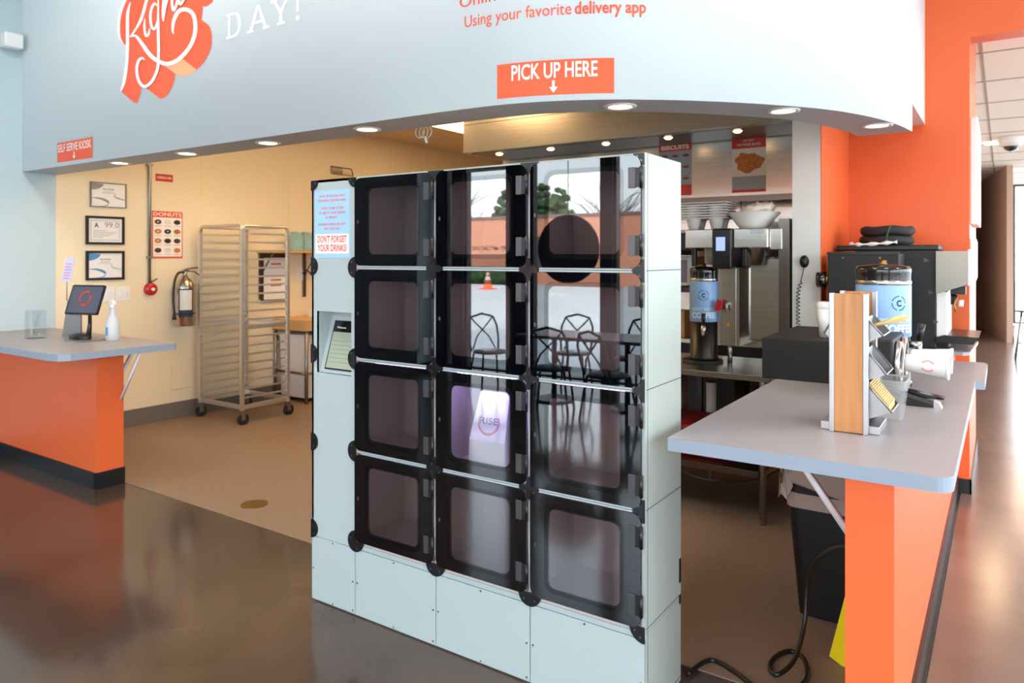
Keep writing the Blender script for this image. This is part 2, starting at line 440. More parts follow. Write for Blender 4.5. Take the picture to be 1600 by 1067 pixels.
# window walls: posts, rails, panes
def window_unit(name, x0, y0, x1, y1, z0, z1, post=.05, sill=.0):
    """a framed pane standing between two points"""
    a, b = Vector((x0, y0, 0)), Vector((x1, y1, 0)); L = (b-a).length; d = (b-a)/L; n = Vector((d.y, -d.x, 0))
    f = MB()
    for (u0, u1, v0, v1) in ((0, post, z0, z1), (L-post, L, z0, z1), (post, L-post, z0, z0+post), (post, L-post, z1-post, z1)):
        f.prism([(u0, v0), (u1, v0), (u1, v1), (u0, v1)], a, d, Z_, n, -.05, .05)
    o = struct(name, f, 'mullion')
    g = MB().prism([(post, z0+post), (L-post, z0+post), (L-post, z1-post), (post, z1-post)], a, d, Z_, n, -.0005, .0005)
    build('pane', g, 'pane', o)
    return o
wn = 1
YW = -3.65
for (xa, xb) in ((-6.72, -6.56), (-6.36, -5.62), (-5.24, -4.18), (-4.02, -2.8), (-2.75, -1.5), (-1.45, -.2), (-.15, 1.1), (1.15, 2.4), (2.45, 3.7)):
    window_unit('window_%d' % wn, xa, YW, xb, YW, .02, 3.35, .035); wn += 1
m = MB()
for (xa, xb) in ((-6.85, -6.72), (-6.56, -6.36), (-5.62, -5.24), (-4.18, -4.02), (-2.8, -2.75), (-1.5, -1.45), (-.2, -.15), (1.1, 1.15), (2.4, 2.45), (3.7, 4.6)):
    m.box(xa, YW-.1, 0, xb, YW+.1, 3.35)
struct('wall_front_posts', m, 'mullion')
m = MB().box(-7, YW-.1, 3.35, 4.6, YW+.1, ZL); struct('wall_front_top', m, 'blue_paint')
for i, (ya, yb) in enumerate([(-3.4+k*1.55, -3.4+k*1.55+1.5) for k in range(16)]):
    window_unit('window_%d' % wn, 4.5, ya, 4.5, yb, .02, 3.3, .04); wn += 1
m = MB().box(4.42, -3.75, 3.3, 4.6, 21, ZL).box(4.42, -3.75, 0, 4.6, -3.4, 3.3)
for k in range(16): m.box(4.44, -3.4+k*1.55+1.5, 0, 4.56, -3.4+k*1.55+1.55, 3.3)
struct('wall_right', m, 'mullion')
for (xa, xb) in ((.2, 1.6), (1.65, 3.05), (3.1, 4.4)): window_unit('window_%d' % wn, xa, 21.0, xb, 21.0, .02, 3.3, .04); wn += 1
m = MB().box(-1, 20.95, 0, .2, 21.05, ZL).box(.2, 20.95, 3.3, 4.5, 21.05, ZL); struct('wall_corridor_end', m, 'tan_wall')

# half walls
m = MB().box(XL+.001, 2.575, 0, -5.215, 2.765, .955); struct('wall_counter_left', m, 'orange_paint')
m = MB().box(XL+.001, 2.562, 0, -5.205, 2.575, .115).box(-5.215, 2.562, 0, -5.203, 2.77, .115); struct('baseboard_counter_left', m, 'black_base')
m = MB().box(-.405, 2.44, 0, -.27, 5.85, .955); struct('wall_counter_right', m, 'orange_paint')
m = MB().box(-.27, 2.43, 0, -.255, 5.85, .11).box(-.27, 2.43, 0, -.245, 5.85, .012); struct('baseboard_counter_right', m, 'black_base')

# kitchen: stainless wall with posters, hood
m = MB().box(-4.03, 5.82, 2.10, -1.121, 5.86, ZK, 0).box(-4.03, 5.80, 2.055, -1.121, 5.86, 2.10, 1).box(-4.03, 6.25, 0, -1.121, 6.30, ZK, 2)
struct('wall_kitchen_steel', m, ['steel', 'steel_dark', 'steel'])

# ================================================================== OUTSIDE
m = MB().box(-80, -90, -.3, 60, -3.9, -.06).box(4.7, -3.9, -.3, 60, 60, -.06).box(-7, 21.2, -.3, 4.7, 60, -.06)
struct('ground_outside', m, 'asphalt')
b = thing('brick_building', (-18, -32, -.06), 'low red brick building across the car park, seen mirrored in the locker doors', 'building')
m = MB().box(-60, -42, -.06, 20, -32, 3.9); build('brick_wall', m, 'brick', b)
m = MB().box(-60.1, -42.1, 3.9, 20.1, -31.9, 4.05); build('roof_edge', m, 'roof_trim', b)
for x in (-52, -44, -35.5, -24.6, -15, -6, 3, 11):
    w = MB().box(x, -31.98, 1.0, x+2.6, -31.9, 2.75); w.box(x+1.25, -31.9, 1.0, x+1.35, -31.88, 2.75, 1); build('shop_window', w, ['dark_window', 'sign_white'], b)
def tree(name, x, y, h, r, green, label):
    t = thing(name, (x, y, -.06), label, 'tree', None)
    m = MB(); rnd = random.Random(int(x*7+y))
    m.tube([(x, y, -.06), (x+.1, y, h*.35), (x, y+.1, h*.6)], [.22, .18, .1], 8)
    for i in range(34):
        a = rnd.uniform(0, 6.28); l = rnd.uniform(.5, 1)*r; z0 = h*rnd.uniform(.3, .6)
        m.tube([(x, y, z0), (x+math.cos(a)*l*.5, y+math.sin(a)*l*.5, z0+rnd.uniform(.2, .5)*h*.5), (x+math.cos(a)*l, y+math.sin(a)*l, min(h, z0+rnd.uniform(.4, .7)*h*.7))], [.07, .05, .015], 5)
    build('trunk', m, 'bare_tree', t)
    if green:
        m = MB()
        for i in range(260):
            a = rnd.uniform(0, 6.28); q = rnd.uniform(0, 1)**.5*r; z = h*.65+rnd.uniform(-1, 1)*(r*r-q*q)**.5*.8
            m.sphere((x+q*math.cos(a), y+q*math.sin(a), z), rnd.uniform(.25, .5), 0, 6, (1, 1, .7))
        build('foliage', m, 'green_leaf', t)
tree('evergreen_tree', -32, -46, 8.0, 3.2, True, 'rounded green tree rising behind the brick building, only its mirror image visible')
tree('bare_tree', -42, -48, 9.0, 4.5, False, 'leafless winter tree behind the middle part of the brick building')
tree('bare_tree', -14, -50, 8.0, 5, False, 'leafless tree behind the brick building, right of the evergreen')
tree('bare_tree', -30, -55, 9.0, 5, False, 'leafless tree farthest back behind the brick building')
m = MB().cyl((-18.5, -44, 0), (-18.5, -44, 9), .12, .09, 8).box(-19.4, -44.05, 8.2, -17.6, -43.95, 8.32); tag(build('utility_pole', m, 'bare_tree'), 'wooden utility pole with a crossarm behind the brick building', 'pole')
m = MB()
rnd = random.Random(3)
for i in range(120): m.sphere((-25.5+rnd.uniform(-1.6, 1.6), -30.8+rnd.uniform(-.5, .5), .35+rnd.uniform(-.3, .35)), .3, 0, 6)
tag(build('hedge', m, 'green_leaf'), 'clipped green hedge in front of the brick building window', 'hedge')
m = MB().box(-21.95, -25.55, -.06, -21.25, -24.85, 0).lathe((-21.6, -25.2, 0), [(.24, 0), (.175, .3), (.15, .4)], 16, 0).lathe((-21.6, -25.2, 0), [(.15, .4), (.11, .58)], 16, 1).lathe((-21.6, -25.2, 0), [(.11, .58), (.09, .68)], 16, 0).lathe((-21.6, -25.2, 0), [(.09, .68), (.07, .76)], 16, 1).lathe((-21.6, -25.2, 0), [(.07, .76), (.04, .92), (0, .93)], 16, 0)
tag(build('traffic_cone', m, ['cone_orange', 'sign_white']), 'orange traffic cone with white bands on the car park, mirrored in the middle doors', 'cone')
# lettering and hanging things on the front window (seen mirrored)
m = MB(); fn = plane_fn((-5.66, YW-.012, 1.70), (-1, 0, 0), Z_)
text(m, 'OPEN DAILY 7AM - 2PM', lambda u, v: Vector((-5.66-.62+u, YW-.012, 1.70+v)), 0, 0, .60, .06, 0)
tag(build('window_lettering', m, 'ink'), 'small dark opening hours lettering on the glass of the front door', 'lettering')
m = MB().box(-6.32, YW+.06, 2.80, -5.64, YW+.07, 2.93, 0); text(m, 'OPEN TODAY', lambda u, v: Vector((-6.2+u, YW+.075, 2.84+v)), 0, 0, .44, .06, 1)
m.v = m.v; tag(build('paper_banner', m, ['sign_white', 'ink']), 'white paper banner taped across the top of the front door', 'banner')
m = MB().cyl((-4.62, YW+.12, 1.71), (-4.62, YW+.17, 1.71), .44, n=40).tube([(-4.62, YW+.145, 2.14), (-4.62, YW+.145, 3.3)], .006)
tag(build('round_hanging_sign', m, 'black_matte'), 'round black sign hanging in the front window, seen from its back', 'sign')

# lobby furniture behind the camera (seen mirrored in the glass doors)
def make_chair(x, y, rz, label):
    t = thing('bistro_chair', (0, 0, 0), label, 'chair', 'bistro chairs round the lobby tables')
    m = MB().lathe((0, 0, 0), [(0, .47), (.19, .47), (.205, .455), (.2, .44), (0, .44)], 24, 0); build('seat', m, 'chair_metal', t)
    for sx_, sy_ in ((1, 1), (-1, 1), (1, -1), (-1, -1)):
        m = MB().tube([(sx_*.15, sy_*.14, .45), (sx_*.18, sy_*.18, .2), (sx_*.2, sy_*.2, 0)], .013, 8); build('leg', m, 'chair_metal', t)
    hoop = [(-.18, -.15, .45), (-.2, -.19, .6), (-.195, -.23, .75), (-.15, -.25, .86), (0, -.26, .9), (.15, -.25, .86), (.195, -.23, .75), (.2, -.19, .6), (.18, -.15, .45)]
    m = MB().tube(hoop, .014, 8)
    m.tube([(-.15, -.17, .47), (-.08, -.22, .62), (.1, -.25, .8), (.15, -.25, .86)], .01, 6).tube([(.15, -.17, .47), (.08, -.22, .62), (-.1, -.25, .8), (-.15, -.25, .86)], .01, 6)
    build('backrest', m, 'chair_metal', t)
    return t
proto = None
for i, (x, y, rz, lb) in enumerate([(-3.9, -1.9, 160, 'black metal bistro chair with crossed back at the near left of the lobby table'),
        (-3.2, -1.8, 200, 'black metal bistro chair with crossed back beside the first, turned to the table'),
        (-3.5, -3.0, 10, 'black metal bistro chair on the window side of the long table'),
        (-4.3, -3.05, -15, 'black metal bistro chair in the window corner by the round hanging sign'),
        (-2.3, -2.9, 20, 'black metal bistro chair on the window side of the right lobby table'),
        (-2.1, -1.7, 170, 'black metal bistro chair at the right end of the lobby tables'),
        (-5.2, -2.6, -60, 'black metal bistro chair alone near the front door')]):
    if proto is None: proto = o = make_chair(0, 0, 0, lb)
    else: o = copy_tree(proto)
    o['label'] = lb; o.location = (x, y, 0); o.rotation_euler = (0, 0, R(rz))
def lobby_table(x, y, w, lb):
    t = thing('cafe_table', (x, y, 0), lb, 'table', 'cafe tables in the lobby')
    build('tabletop', MB().box(x-w/2, y-.35, .72, x+w/2, y+.35, .755, 0, .008), 'table_wood', t)
    for s_ in (-1, 1): build('leg', MB().cyl((x+s_*w*.3, y, 0), (x+s_*w*.3, y, .72), .03, n=12).cyl((x+s_*w*.3, y, 0), (x+s_*w*.3, y, .02), .22, n=20), 'chair_metal', t)
lobby_table(-3.75, -2.45, 1.5, 'long dark wood cafe table parallel to the front window')
lobby_table(-2.15, -2.35, 1.2, 'shorter dark wood cafe table right of the long one')

# ================================================================== WALL GRAPHICS
def cfn(off, s0=0., z0=0.):
    def f(u, v):
        p = pathpt(s0+u, off); return Vector((p.x, p.y, z0+v))
    return f
# pick up sign
s0, s1 = s_at_x(-1.974), s_at_x(-1.463); w = s1-s0
m = MB(); rect_fn(m, cfn(.002, s0, 2.358), 0, 0, w, .160, 0, 14); rect_fn(m, cfn(.0012, s0, 2.358), 0, 0, w, .160, 0, 14)
f = cfn(.004, s0, 2.358)
text(m, 'PICK UP HERE', f, .075, .079, w-.15, .070, 1, .016)
rect_fn(m, f, w/2-.006, .036, w/2+.006, .066, 1)
m.add([f(w/2-.02, .036), f(w/2, .010), f(w/2+.02, .036)], [(0, 1, 2)], 1)
tag(build('pick_up_sign', m, ['sign_orange', 'sign_white']), 'wide orange sign reading PICK UP HERE on the curved blue wall', 'sign')
# self serve sign
f = lambda u, v: Vector((-6.232+u, 2.777, 2.36+v)); m = MB(); rect_fn(m, f, 0, 0, .551, .156, 0)
f = lambda u, v: Vector((-6.232+u, 2.775, 2.36+v)); text(m, 'SELF SERVE KIOSK', f, .012, .080, .525, .060, 1, .008)
rect_fn(m, f, .27, .034, .282, .068, 1); m.add([f(.254, .036), f(.276, .012), f(.298, .036)], [(0, 1, 2)], 1)
tag(build('kiosk_sign', m, ['sign_orange', 'sign_white']), 'small orange sign reading SELF SERVE KIOSK at the left end of the blue wall', 'sign')
# delivery text on curve
m = MB(); sA = s_at_x(-2.155); sB = s_at_x(-1.345); f = cfn(.003, sA, 2.722)
for word, a, b, bold in (('Using your favorite', 0, .615, .0), ('delivery app', .632, 1.0, .018)):
    text(m, word, f, a*(sB-sA), 0, (b-a)*(sB-sA), .056, 0, bold)
tag(build('delivery_lettering', m, 'art_orange_deep'), 'orange lettering reading Using your favorite delivery app on the curved blue wall', 'lettering')
m = MB(); f = cfn(.003, sA-.03, 2.822); text(m, 'Online ordering available', f, 0, 0, .95, .056, 0, 0)
tag(build('ordering_lettering', m, 'art_orange_deep'), 'orange lettering starting Online, cut off by the photo top, above the delivery line', 'lettering')
# DAY!
m = MB(); yy = 2.777; DP = []
def slab(ch, x, w, h=.155, z=2.975):
    q = .026; P = lambda a, b, c, d: DP.append(([(x+a, z+b), (x+c, z+b), (x+c, z+d), (x+a, z+d)], 0))
    L = lambda a, b, c, d, t=q: DP.append(([(x+a-t/2, z+b), (x+a+t/2, z+b), (x+c+t/2, z+d), (x+c-t/2, z+d)], 0))
    if ch == 'D':
        P(0, 0, w*.55, .016); P(0, h-.016, w*.55, h); P(.02, 0, .042, h)
        o = ell(w*.45, h/2, 14, w*.55, h/2, -90, 91); i_ = ell(w*.45-q, h/2-.016, 14, w*.55, h/2, -90, 91)
        for k in range(13): DP.append(([(x+p[0], z+p[1]) for p in (o[k], o[k+1], i_[k+1], i_[k])], 0))
    if ch == 'A': L(.03, 0, w/2, h); L(w-.03, 0, w/2, h); P(.045, .045, w-.045, .06); P(0, 0, .06, .014); P(w-.06, 0, w, .014)
    if ch == 'Y': L(w/2, .07, .03, h); L(w/2, .07, w-.03, h); P(w/2-q/2, 0, w/2+q/2, .08); P(0, h-.014, .06, h); P(w-.06, h-.014, w, h); P(w/2-.035, 0, w/2+.035, .014)
    if ch == '!': L(.012, .05, .012, h, .02); P(0, 0, .026, .024)
slab('D', -4.03, .15); slab('A', -3.82, .21); slab('Y', -3.60, .19); slab('!', -3.37, .03)
merged(m, DP, lambda u, v: Vector((u, yy, v)))
tag(build('day_lettering', m, 'art_white'), 'white slab serif lettering DAY! painted on the blue wall', 'lettering')
# script word in white over an orange block shadow; strokes are in wall coordinates (x along the wall, z up)
KX = lambda u, v: pxw(180+u/6.275, v/6.275)
def pxw(px, py):            # flat wall drawing grid: 1 unit of the grid is a pixel of the artwork as it hangs on the wall plane
    th = R(34); s_, c_ = math.sin(th), math.cos(th); r = (px-800)/1138; t = 2.78/(c_+s_*r)
    return ((-s_+c_*r)*t, 1.62-(py-400)/1138*t)
def bez(pts, k=8):
    P = [Vector(p+(0,)) if len(p) == 2 else Vector(p) for p in pts]; Q = [2*P[0]-P[1]]+P+[2*P[-1]-P[-2]]; out = []
    for i in range(1, len(Q)-2):
        for j in range(k):
            t = j/k; a, b, c, d = Q[i-1:i+3]
            out.append(.5*((2*b)+(c-a)*t+(2*a-5*b+4*c-d)*t*t+(3*b-a-3*c+d)*t**3))
    return out+[P[-1]]
STK = [
 ([(80,418),(52,370),(40,270),(50,160),(80,60),(130,-40),(210,-130),(300,-150),(330,-80),(305,40),(260,190),(200,300),(150,365)], 22, 1),
 ([(155,25),(130,140),(128,330),(128,470),(118,640),(95,800),(62,900)], 24, 1),
 ([(150,360),(210,355),(270,430),(350,540),(430,600),(520,628),(620,590),(720,490),(780,370),(795,250),(770,140),(700,95),(630,115),(585,200),(572,290),(580,335)], 30, 1),
 ([(300,185),(296,270),(310,350),(335,340),(348,280)], 17, 1),
 ([(425,60),(395,40),(365,90),(355,180),(370,270),(400,280),(425,200)], 19, 1),
 ([(435,-60),(432,150),(434,350),(436,540),(425,680),(370,800),(300,850),(245,800),(222,690),(240,600),(275,572),(300,590)], 22, 1),
 ([(500,-150),(490,0),(482,110),(484,215)], 22, 1),
 ([(486,190),(500,90),(520,10),(545,-60)], 18, 1),
 ([(575,-60),(570,30),(585,105),(610,60),(625,-20)], 20, 1),
 ([(640,-100),(635,0),(655,45),(690,-10),(700,-60)], 20, 1),
]
SH = (155, 118)
SP = [([(50,150),(130,20),(300,-20),(430,60),(700,120),(800,260),(770,400),(640,560),(480,620),(360,540),(250,430),(150,380),(95,440),(60,380)], 0),
      ([(135,380),(300,500),(420,590),(425,700),(300,600),(245,620),(250,860),(190,1010),(70,905),(110,760),(130,560)], 0),
      ([(320,-60),(860,60),(860,130),(640,40),(430,30)], 0), ([(290,-120),(760,-120),(860,100),(840,300),(700,400),(430,420),(280,180)], 0),
      ([(240,560),(430,600),(560,720),(480,860),(300,860),(230,800)], 0), ([(760,-60),(960,-60),(960,20),(900,65),(820,60),(740,20)], 1)]
WP_ = []; first = list(SP)
for li, (pts, wd, _) in enumerate(STK):
    c = bez(pts, 7); k = 1.0 if li in (0, 1, 2, 5) else .55
    for i in range(len(c)-1):
        a, b = c[i], c[i+1]; d = (b-a)
        if d.length < 1e-6: continue
        mi = 1 if abs(d.x)/d.length > .66 and abs(d.x*SH[1]-d.y*SH[0]) > 20 else 0
        if abs(d.x*SH[1]-d.y*SH[0]) < 150: continue
        SP.append(([(a.x, a.y), (b.x, b.y), (b.x+SH[0]*k, b.y+SH[1]*k), (a.x+SH[0]*k, a.y+SH[1]*k)], mi))
    L_, R_ = [], []
    for i, p in enumerate(c):
        d = (c[min(i+1, len(c)-1)]-c[max(i-1, 0)]).normalized(); n = Vector((-d.y, d.x, 0))
        t = i/(len(c)-1); ww = wd*(.35+.65*min(1, 6*t, 6*(1-t)))/2*1.3
        L_.append(p+n*ww); R_.append(p-n*ww)
    WP_.append((L_, R_))
lit = [q for q in SP if q[1] == 1]; deep = [q for q in SP if q[1] == 0]
full = MB(); merged(full, first[:1]+lit+deep[1:]+[q for q in lit if min(v[1] for v in q[0]) > 560 and min(v[0] for v in q[0]) > 420], lambda u, v: Vector((KX(u, v)[0], 2.777, KX(u, v)[1])))
for li, (L_, R_) in enumerate(WP_):
    k = len(L_); full.add([(KX(p.x, p.y)[0], 2.775-.0006*li, KX(p.x, p.y)[1]) for p in L_+R_], [(i, i+1, k+i+1, k+i) for i in range(k-1)], 2)
tag(build('script_lettering', full, ['art_orange', 'art_peach', 'art_white']), 'large white script word with orange block shadow painted on the blue wall', 'lettering')

# ================================================================== CEILING AND WALL FIXTURES
for (x, y, lb) in ((-5.58, 2.93, 'recessed downlight farthest left in the bulkhead underside, above the kiosk'), (-4.68, 2.92, 'recessed downlight second from the left end of the bulkhead'),
        (-3.82, 2.93, 'recessed downlight third from the left end, left of the grey locker'), (-2.95, 2.925, 'recessed downlight where the bulkhead begins to curve, above the locker'),
        (-1.505, 3.15, 'recessed downlight below the PICK UP HERE sign'), (-.89, 3.69, 'recessed downlight above the coffee brewer side of the curve'), (-.567, 4.39, 'recessed downlight at the right end of the curved bulkhead, before the orange wall')):
    t = thing('downlight', (x, y, ZS), lb, 'ceiling light', 'downlights in the bulkhead')
    build('trim_ring', MB().lathe((x, y, ZS), [(.078, 0), (.076, -.006), (.058, -.006), (.055, .0)], 28), 'lamp_trim', t)
    build('lens', MB().lathe((x, y, ZS), [(.056, -.002), (.03, -.003), (0, -.003)], 28), 'lamp_warm', t)
# hood with five small lamps
t = thing('kitchen_hood', (-2.6, 5.5, 2.55), 'long brushed steel extractor hood lit by small lamps behind the locker', 'hood')
m = MB().box(-4.05, 5.22, 2.55, -1.121, 5.80, ZK, 0).box(-4.052, 5.215, 2.80, -1.121, 5.222, 2.803, 1).box(-4.05, 5.21, 2.55, -1.121, 5.222, 2.565, 0); build('hood_body', m, ['steel', 'steel_dark'], t)
m = MB().box(-4.0, 5.28, 2.544, -1.15, 5.76, 2.551); build('filter_panel', m, 'steel_dark', t)
for x in (-3.78, -3.24, -2.71, -2.17, -1.63): build('hood_lamp', MB().lathe((x, 5.40, 2.544), [(.034, 0), (.02, -.012), (0, -.014)], 16), 'lamp_small', t)
# kitchen troffers: first one seen, the others are extra and unseen, added for light
for (x, y, lb) in ((-5.38, 6.8, 'rectangular ceiling light seen between bulkhead and hood'), (-5.38, 4.4, 'added rectangular ceiling light over the sheet pan rack, hidden by the bulkhead'), (-4.1, 4.25, 'added rectangular ceiling light before the hood, hidden by the bulkhead'), (-3.8, 7.6, 'added rectangular ceiling light behind the hood, out of view')):
    t = thing('ceiling_light', (x, y, ZK), lb, 'ceiling light', 'kitchen ceiling lights')
    build('frame', MB().box(x-.31, y-.61, ZK-.012, x+.31, y+.61, ZK), 'white_plastic', t)
    build('diffuser', MB().box(x-.29, y-.59, ZK-.016, x+.29, y+.59, ZK-.011), 'lamp_kitchen', t)
# corridor
for (x, y, lb) in ((-.12, 13.1, 'round recessed light in the corridor ceiling beside the camera dome'), (.9, 9.0, 'added round light in the corridor ceiling, nearer and out to the right'),
             (1.6, 7.2, 'added round light just past the orange header, out of view to the right'), (.3, 17.5, 'added round light at the far end of the corridor')):  # all but the one by the dome are added to brighten the corridor
    t = thing('corridor_light', (x, y, 3.314), lb, 'ceiling light', 'corridor ceiling lights')
    build('trim_ring', MB().lathe((x, y, 3.314), [(.15, 0), (.148, -.01), (.12, -.01)], 24), 'lamp_trim', t)
    build('lens', MB().lathe((x, y, 3.314), [(.12, -.006), (0, -.008)], 24), 'lamp_corridor', t)
for (x, y, lb) in ((-4.6, 1.5, 'added square lobby ceiling light nearest the left wall, out of view'), (-2.2, 1.2, 'added square lobby ceiling light above the photographer, out of view'), (.4, 2.0, 'added square lobby ceiling light in front of the right counter, out of view'), (2.4, 3.6, 'added square lobby ceiling light nearest the orange header, out of view')):  # unseen ceiling lamps added to brighten the bulkhead
    t = thing('added_lobby_light', (x, y, ZL), lb, 'ceiling light', 'added lobby ceiling lights')
    build('frame', MB().box(x-.33, y-.33, ZL-.02, x+.33, y+.33, ZL), 'white_plastic', t)
    build('diffuser', MB().box(x-.3, y-.3, ZL-.024, x+.3, y+.3, ZL-.019), 'lamp_lobby_fill', t)
t = thing('camera_dome', (.086, 12.6, 3.314), 'white security camera dome on the corridor ceiling', 'camera')
build('housing', MB().lathe((.09, 12.6, 3.314), [(.17, 0), (.17, -.04), (.13, -.12), (.10, -.13)], 24), 'white_plastic', t)
build('lens_dome', MB().sphere((.09, 12.6, 3.19), .095, 0, 16, (1, 1, .8)), 'plate_gloss', t)
t = thing('fire_alarm', (-.10, 18.4, 2.3), 'small red fire alarm on the tan corridor wall', 'alarm')
p_ = Vector((.153, 16.5, 0))+d*1.45
build('alarm_body', MB().xf(Matrix.Identity(4)) if False else MB().cyl((p_.x-.01, p_.y, 2.47), (p_.x-.07, p_.y-.01, 2.47), .08, n=20), 'red_bell', t)
build('alarm_light', MB().cyl((p_.x-.07, p_.y-.01, 2.47), (p_.x-.09, p_.y-.012, 2.47), .03, n=12), 'white_plastic', t)
t = thing('bar_stool', (.33, 14.0, 0), 'slim metal stool standing far down the corridor at the right edge', 'stool')
build('seat', MB().lathe((.33, 14.0, 0), [(0, .76), (.17, .76), (.18, .74), (0, .73)], 24), 'table_wood', t)
for sx_, sy_ in ((1, 1), (-1, 1), (1, -1), (-1, -1)): build('leg', MB().tube([(.33+sx_*.09, 14+sy_*.09, .74), (.33+sx_*.17, 14+sy_*.17, 0)], .014, 8), 'steel_rough', t)
build('foot_ring', MB().tube([(.33+.15*math.cos(k*math.pi/10), 14+.15*math.sin(k*math.pi/10), .25) for k in range(20)], .010, 6, 0, True), 'steel_rough', t)
# white wall box high left
t = thing('wall_speaker', (XL, 2.68, 3.33), 'small white box mounted high on the blue left wall', 'speaker')
build('speaker_body', MB().box(XL+.03, 2.60, 3.33, XL+.13, 2.74, 3.45, 0, .012), 'white_plastic', t); build('bracket', MB().box(XL, 2.64, 3.36, XL+.03, 2.70, 3.42), 'white_plastic', t)
# boards on orange wall side
t = thing('notice_frame', (-.19, 6.3, 1.83), 'tall white framed notice hung on the narrow side of the orange wall', 'frame')
build('frame', MB().box(-.19, 5.95, 1.84, -.145, 6.75, 2.58, 0, .006), 'white_plastic', t); build('sheet', MB().box(-.147, 6.0, 1.88, -.143, 6.7, 2.54), 'paper', t)
t = thing('utility_box', (-.19, 6.0, 1.3), 'white panel on the orange wall side behind the dispenser', 'panel')
build('panel_box', MB().box(-.19, 5.88, 1.45, -.155, 6.10, 1.74, 0, .006), 'white_plastic', t); build('cover', MB().box(-.156, 5.90, 1.47, -.150, 6.08, 1.72), 'steel', t)

# ================================================================== LEFT WALL ITEMS (kitchen side)
def WP(u0, v0, u1, v1, x): return [(x, u0, v0), (x, u1, v0), (x, u1, v1), (x, u0, v1)]
def wrect(m, u0, v0, u1, v1, x, mi): m.add(WP(u0, v0, u1, v1, x), [(0, 1, 2, 3)], mi)
def certificate(y0, z0, y1, z1, name, fm, label, kind):
    t = thing(name, (XL, (y0+y1)/2, z0), label, 'picture')
    f = MB(); q = .022 if fm == 'frame_black' else .008
    f.box(XL, y0, z0, XL+.02, y1, z0+q).box(XL, y0, z1-q, XL+.02, y1, z1).box(XL, y0, z0+q, XL+.02, y0+q, z1-q).box(XL, y1-q, z0+q, XL+.02, y1, z1-q)
    build('frame', f, fm, t)
    m = MB(); x = XL+.010; m.box(XL+.001, y0+q, z0+q, x, y1-q, z1-q, 0)
    yw, zw = y1-y0-2*q, z1-z0-2*q; Y0, Z0 = y0+q, z0+q; x += .001
    P = lambda u, v: (x, Y0+u*yw, Z0+v*zw)
    if kind != 'grade':
        a, b = (1, 2) if kind == 'blue' else (3, 3)
        arc = ell(.36, .30, 10, 0, 1, -90, 1); m.add([P(0, 1)]+[P(max(0, u), min(1, v)) for u, v in arc], [list(range(11))], a)
        sw = [(.0, .33, .36, .36), (.2, .30, .30, .36), (.38, .22, .20, .32), (.50, .12, .12, .26), (.45, .04, .05, .15), (.25, .0, .0, .05)]
        cv = bez([(0, .36), (.25, .34), (.45, .25), (.52, .14), (.42, .03), (.2, -.0)], 5); wdt = [.004+.05*math.sin(math.pi*min(1, i/(len(cv)-1)*1.1)) for i in range(len(cv))]
        m.add([P(c_.x, max(0, c_.y+w_)) for c_, w_ in zip(cv, wdt)]+[P(c_.x-.02, max(0, c_.y-w_)) for c_, w_ in zip(cv, wdt)], [(i, i+1, len(cv)+i+1, len(cv)+i) for i in range(len(cv)-1)], a)
        cv = bez([(.72, .55), (.66, .48), (.75, .40), (.95, .33), (1, .32)], 5); wdt = [.03*math.sin(math.pi*(1-i/len(cv))*.9) for i in range(len(cv))]
        m.add([P(c_.x, c_.y+w_) for c_, w_ in zip(cv, wdt)]+[P(c_.x, c_.y-w_) for c_, w_ in zip(cv, wdt)], [(i, i+1, len(cv)+i+1, len(cv)+i) for i in range(len(cv)-1)], b)
        text(m, 'ServSafe', lambda u, v: P(u, v), .34, .72, .32, .07, 4, .01)
        for k, (a0, a1) in enumerate(((.36, .62), (.3, .7))): m.add([P(a0, .64-.06*k), P(a1, .64-.06*k), P(a1, .655-.06*k), P(a0, .655-.06*k)], [(0, 1, 2, 3)], 3)
    else:
        text(m, 'A', lambda u, v: P(u, v), .17, .62, .13, .20, 4, .03)
        text(m, '99.0', lambda u, v: P(u, v), .48, .62, .42, .24, 4, -.012)
        for k in range(5): m.add([P(.14, .48-.07*k), P(.14+[.4, .7, .6, .5, .3][k], .48-.07*k), P(.14+[.4, .7, .6, .5, .3][k], .495-.07*k), P(.14, .495-.07*k)], [(0, 1, 2, 3)], 3)
        for (a0, b0, a1, b1) in ((.07, .08, .93, .095), (.07, .90, .93, .915), (.07, .08, .08, .915), (.92, .08, .93, .915)): m.add([P(a0, b0), P(a1, b0), P(a1, b1), P(a0, b1)], [(0, 1, 2, 3)], 3)
    build('certificate', m, ['paper', 'paper_blue', 'paper_pale', 'paper_grey', 'pencil'], t)
certificate(3.325, 2.067, 3.65, 2.295, 'certificate', 'frame_grey', 'grey certificate in a thin frame, topmost of the three on the cream wall', 'grey')
certificate(3.287, 1.725, 3.632, 1.985, 'certificate', 'frame_black', 'black framed inspection grade certificate reading A 99.0', 'grade')
certificate(3.287, 1.40, 3.632, 1.668, 'certificate', 'frame_black', 'black framed certificate with blue swirl, lowest of the three', 'blue')
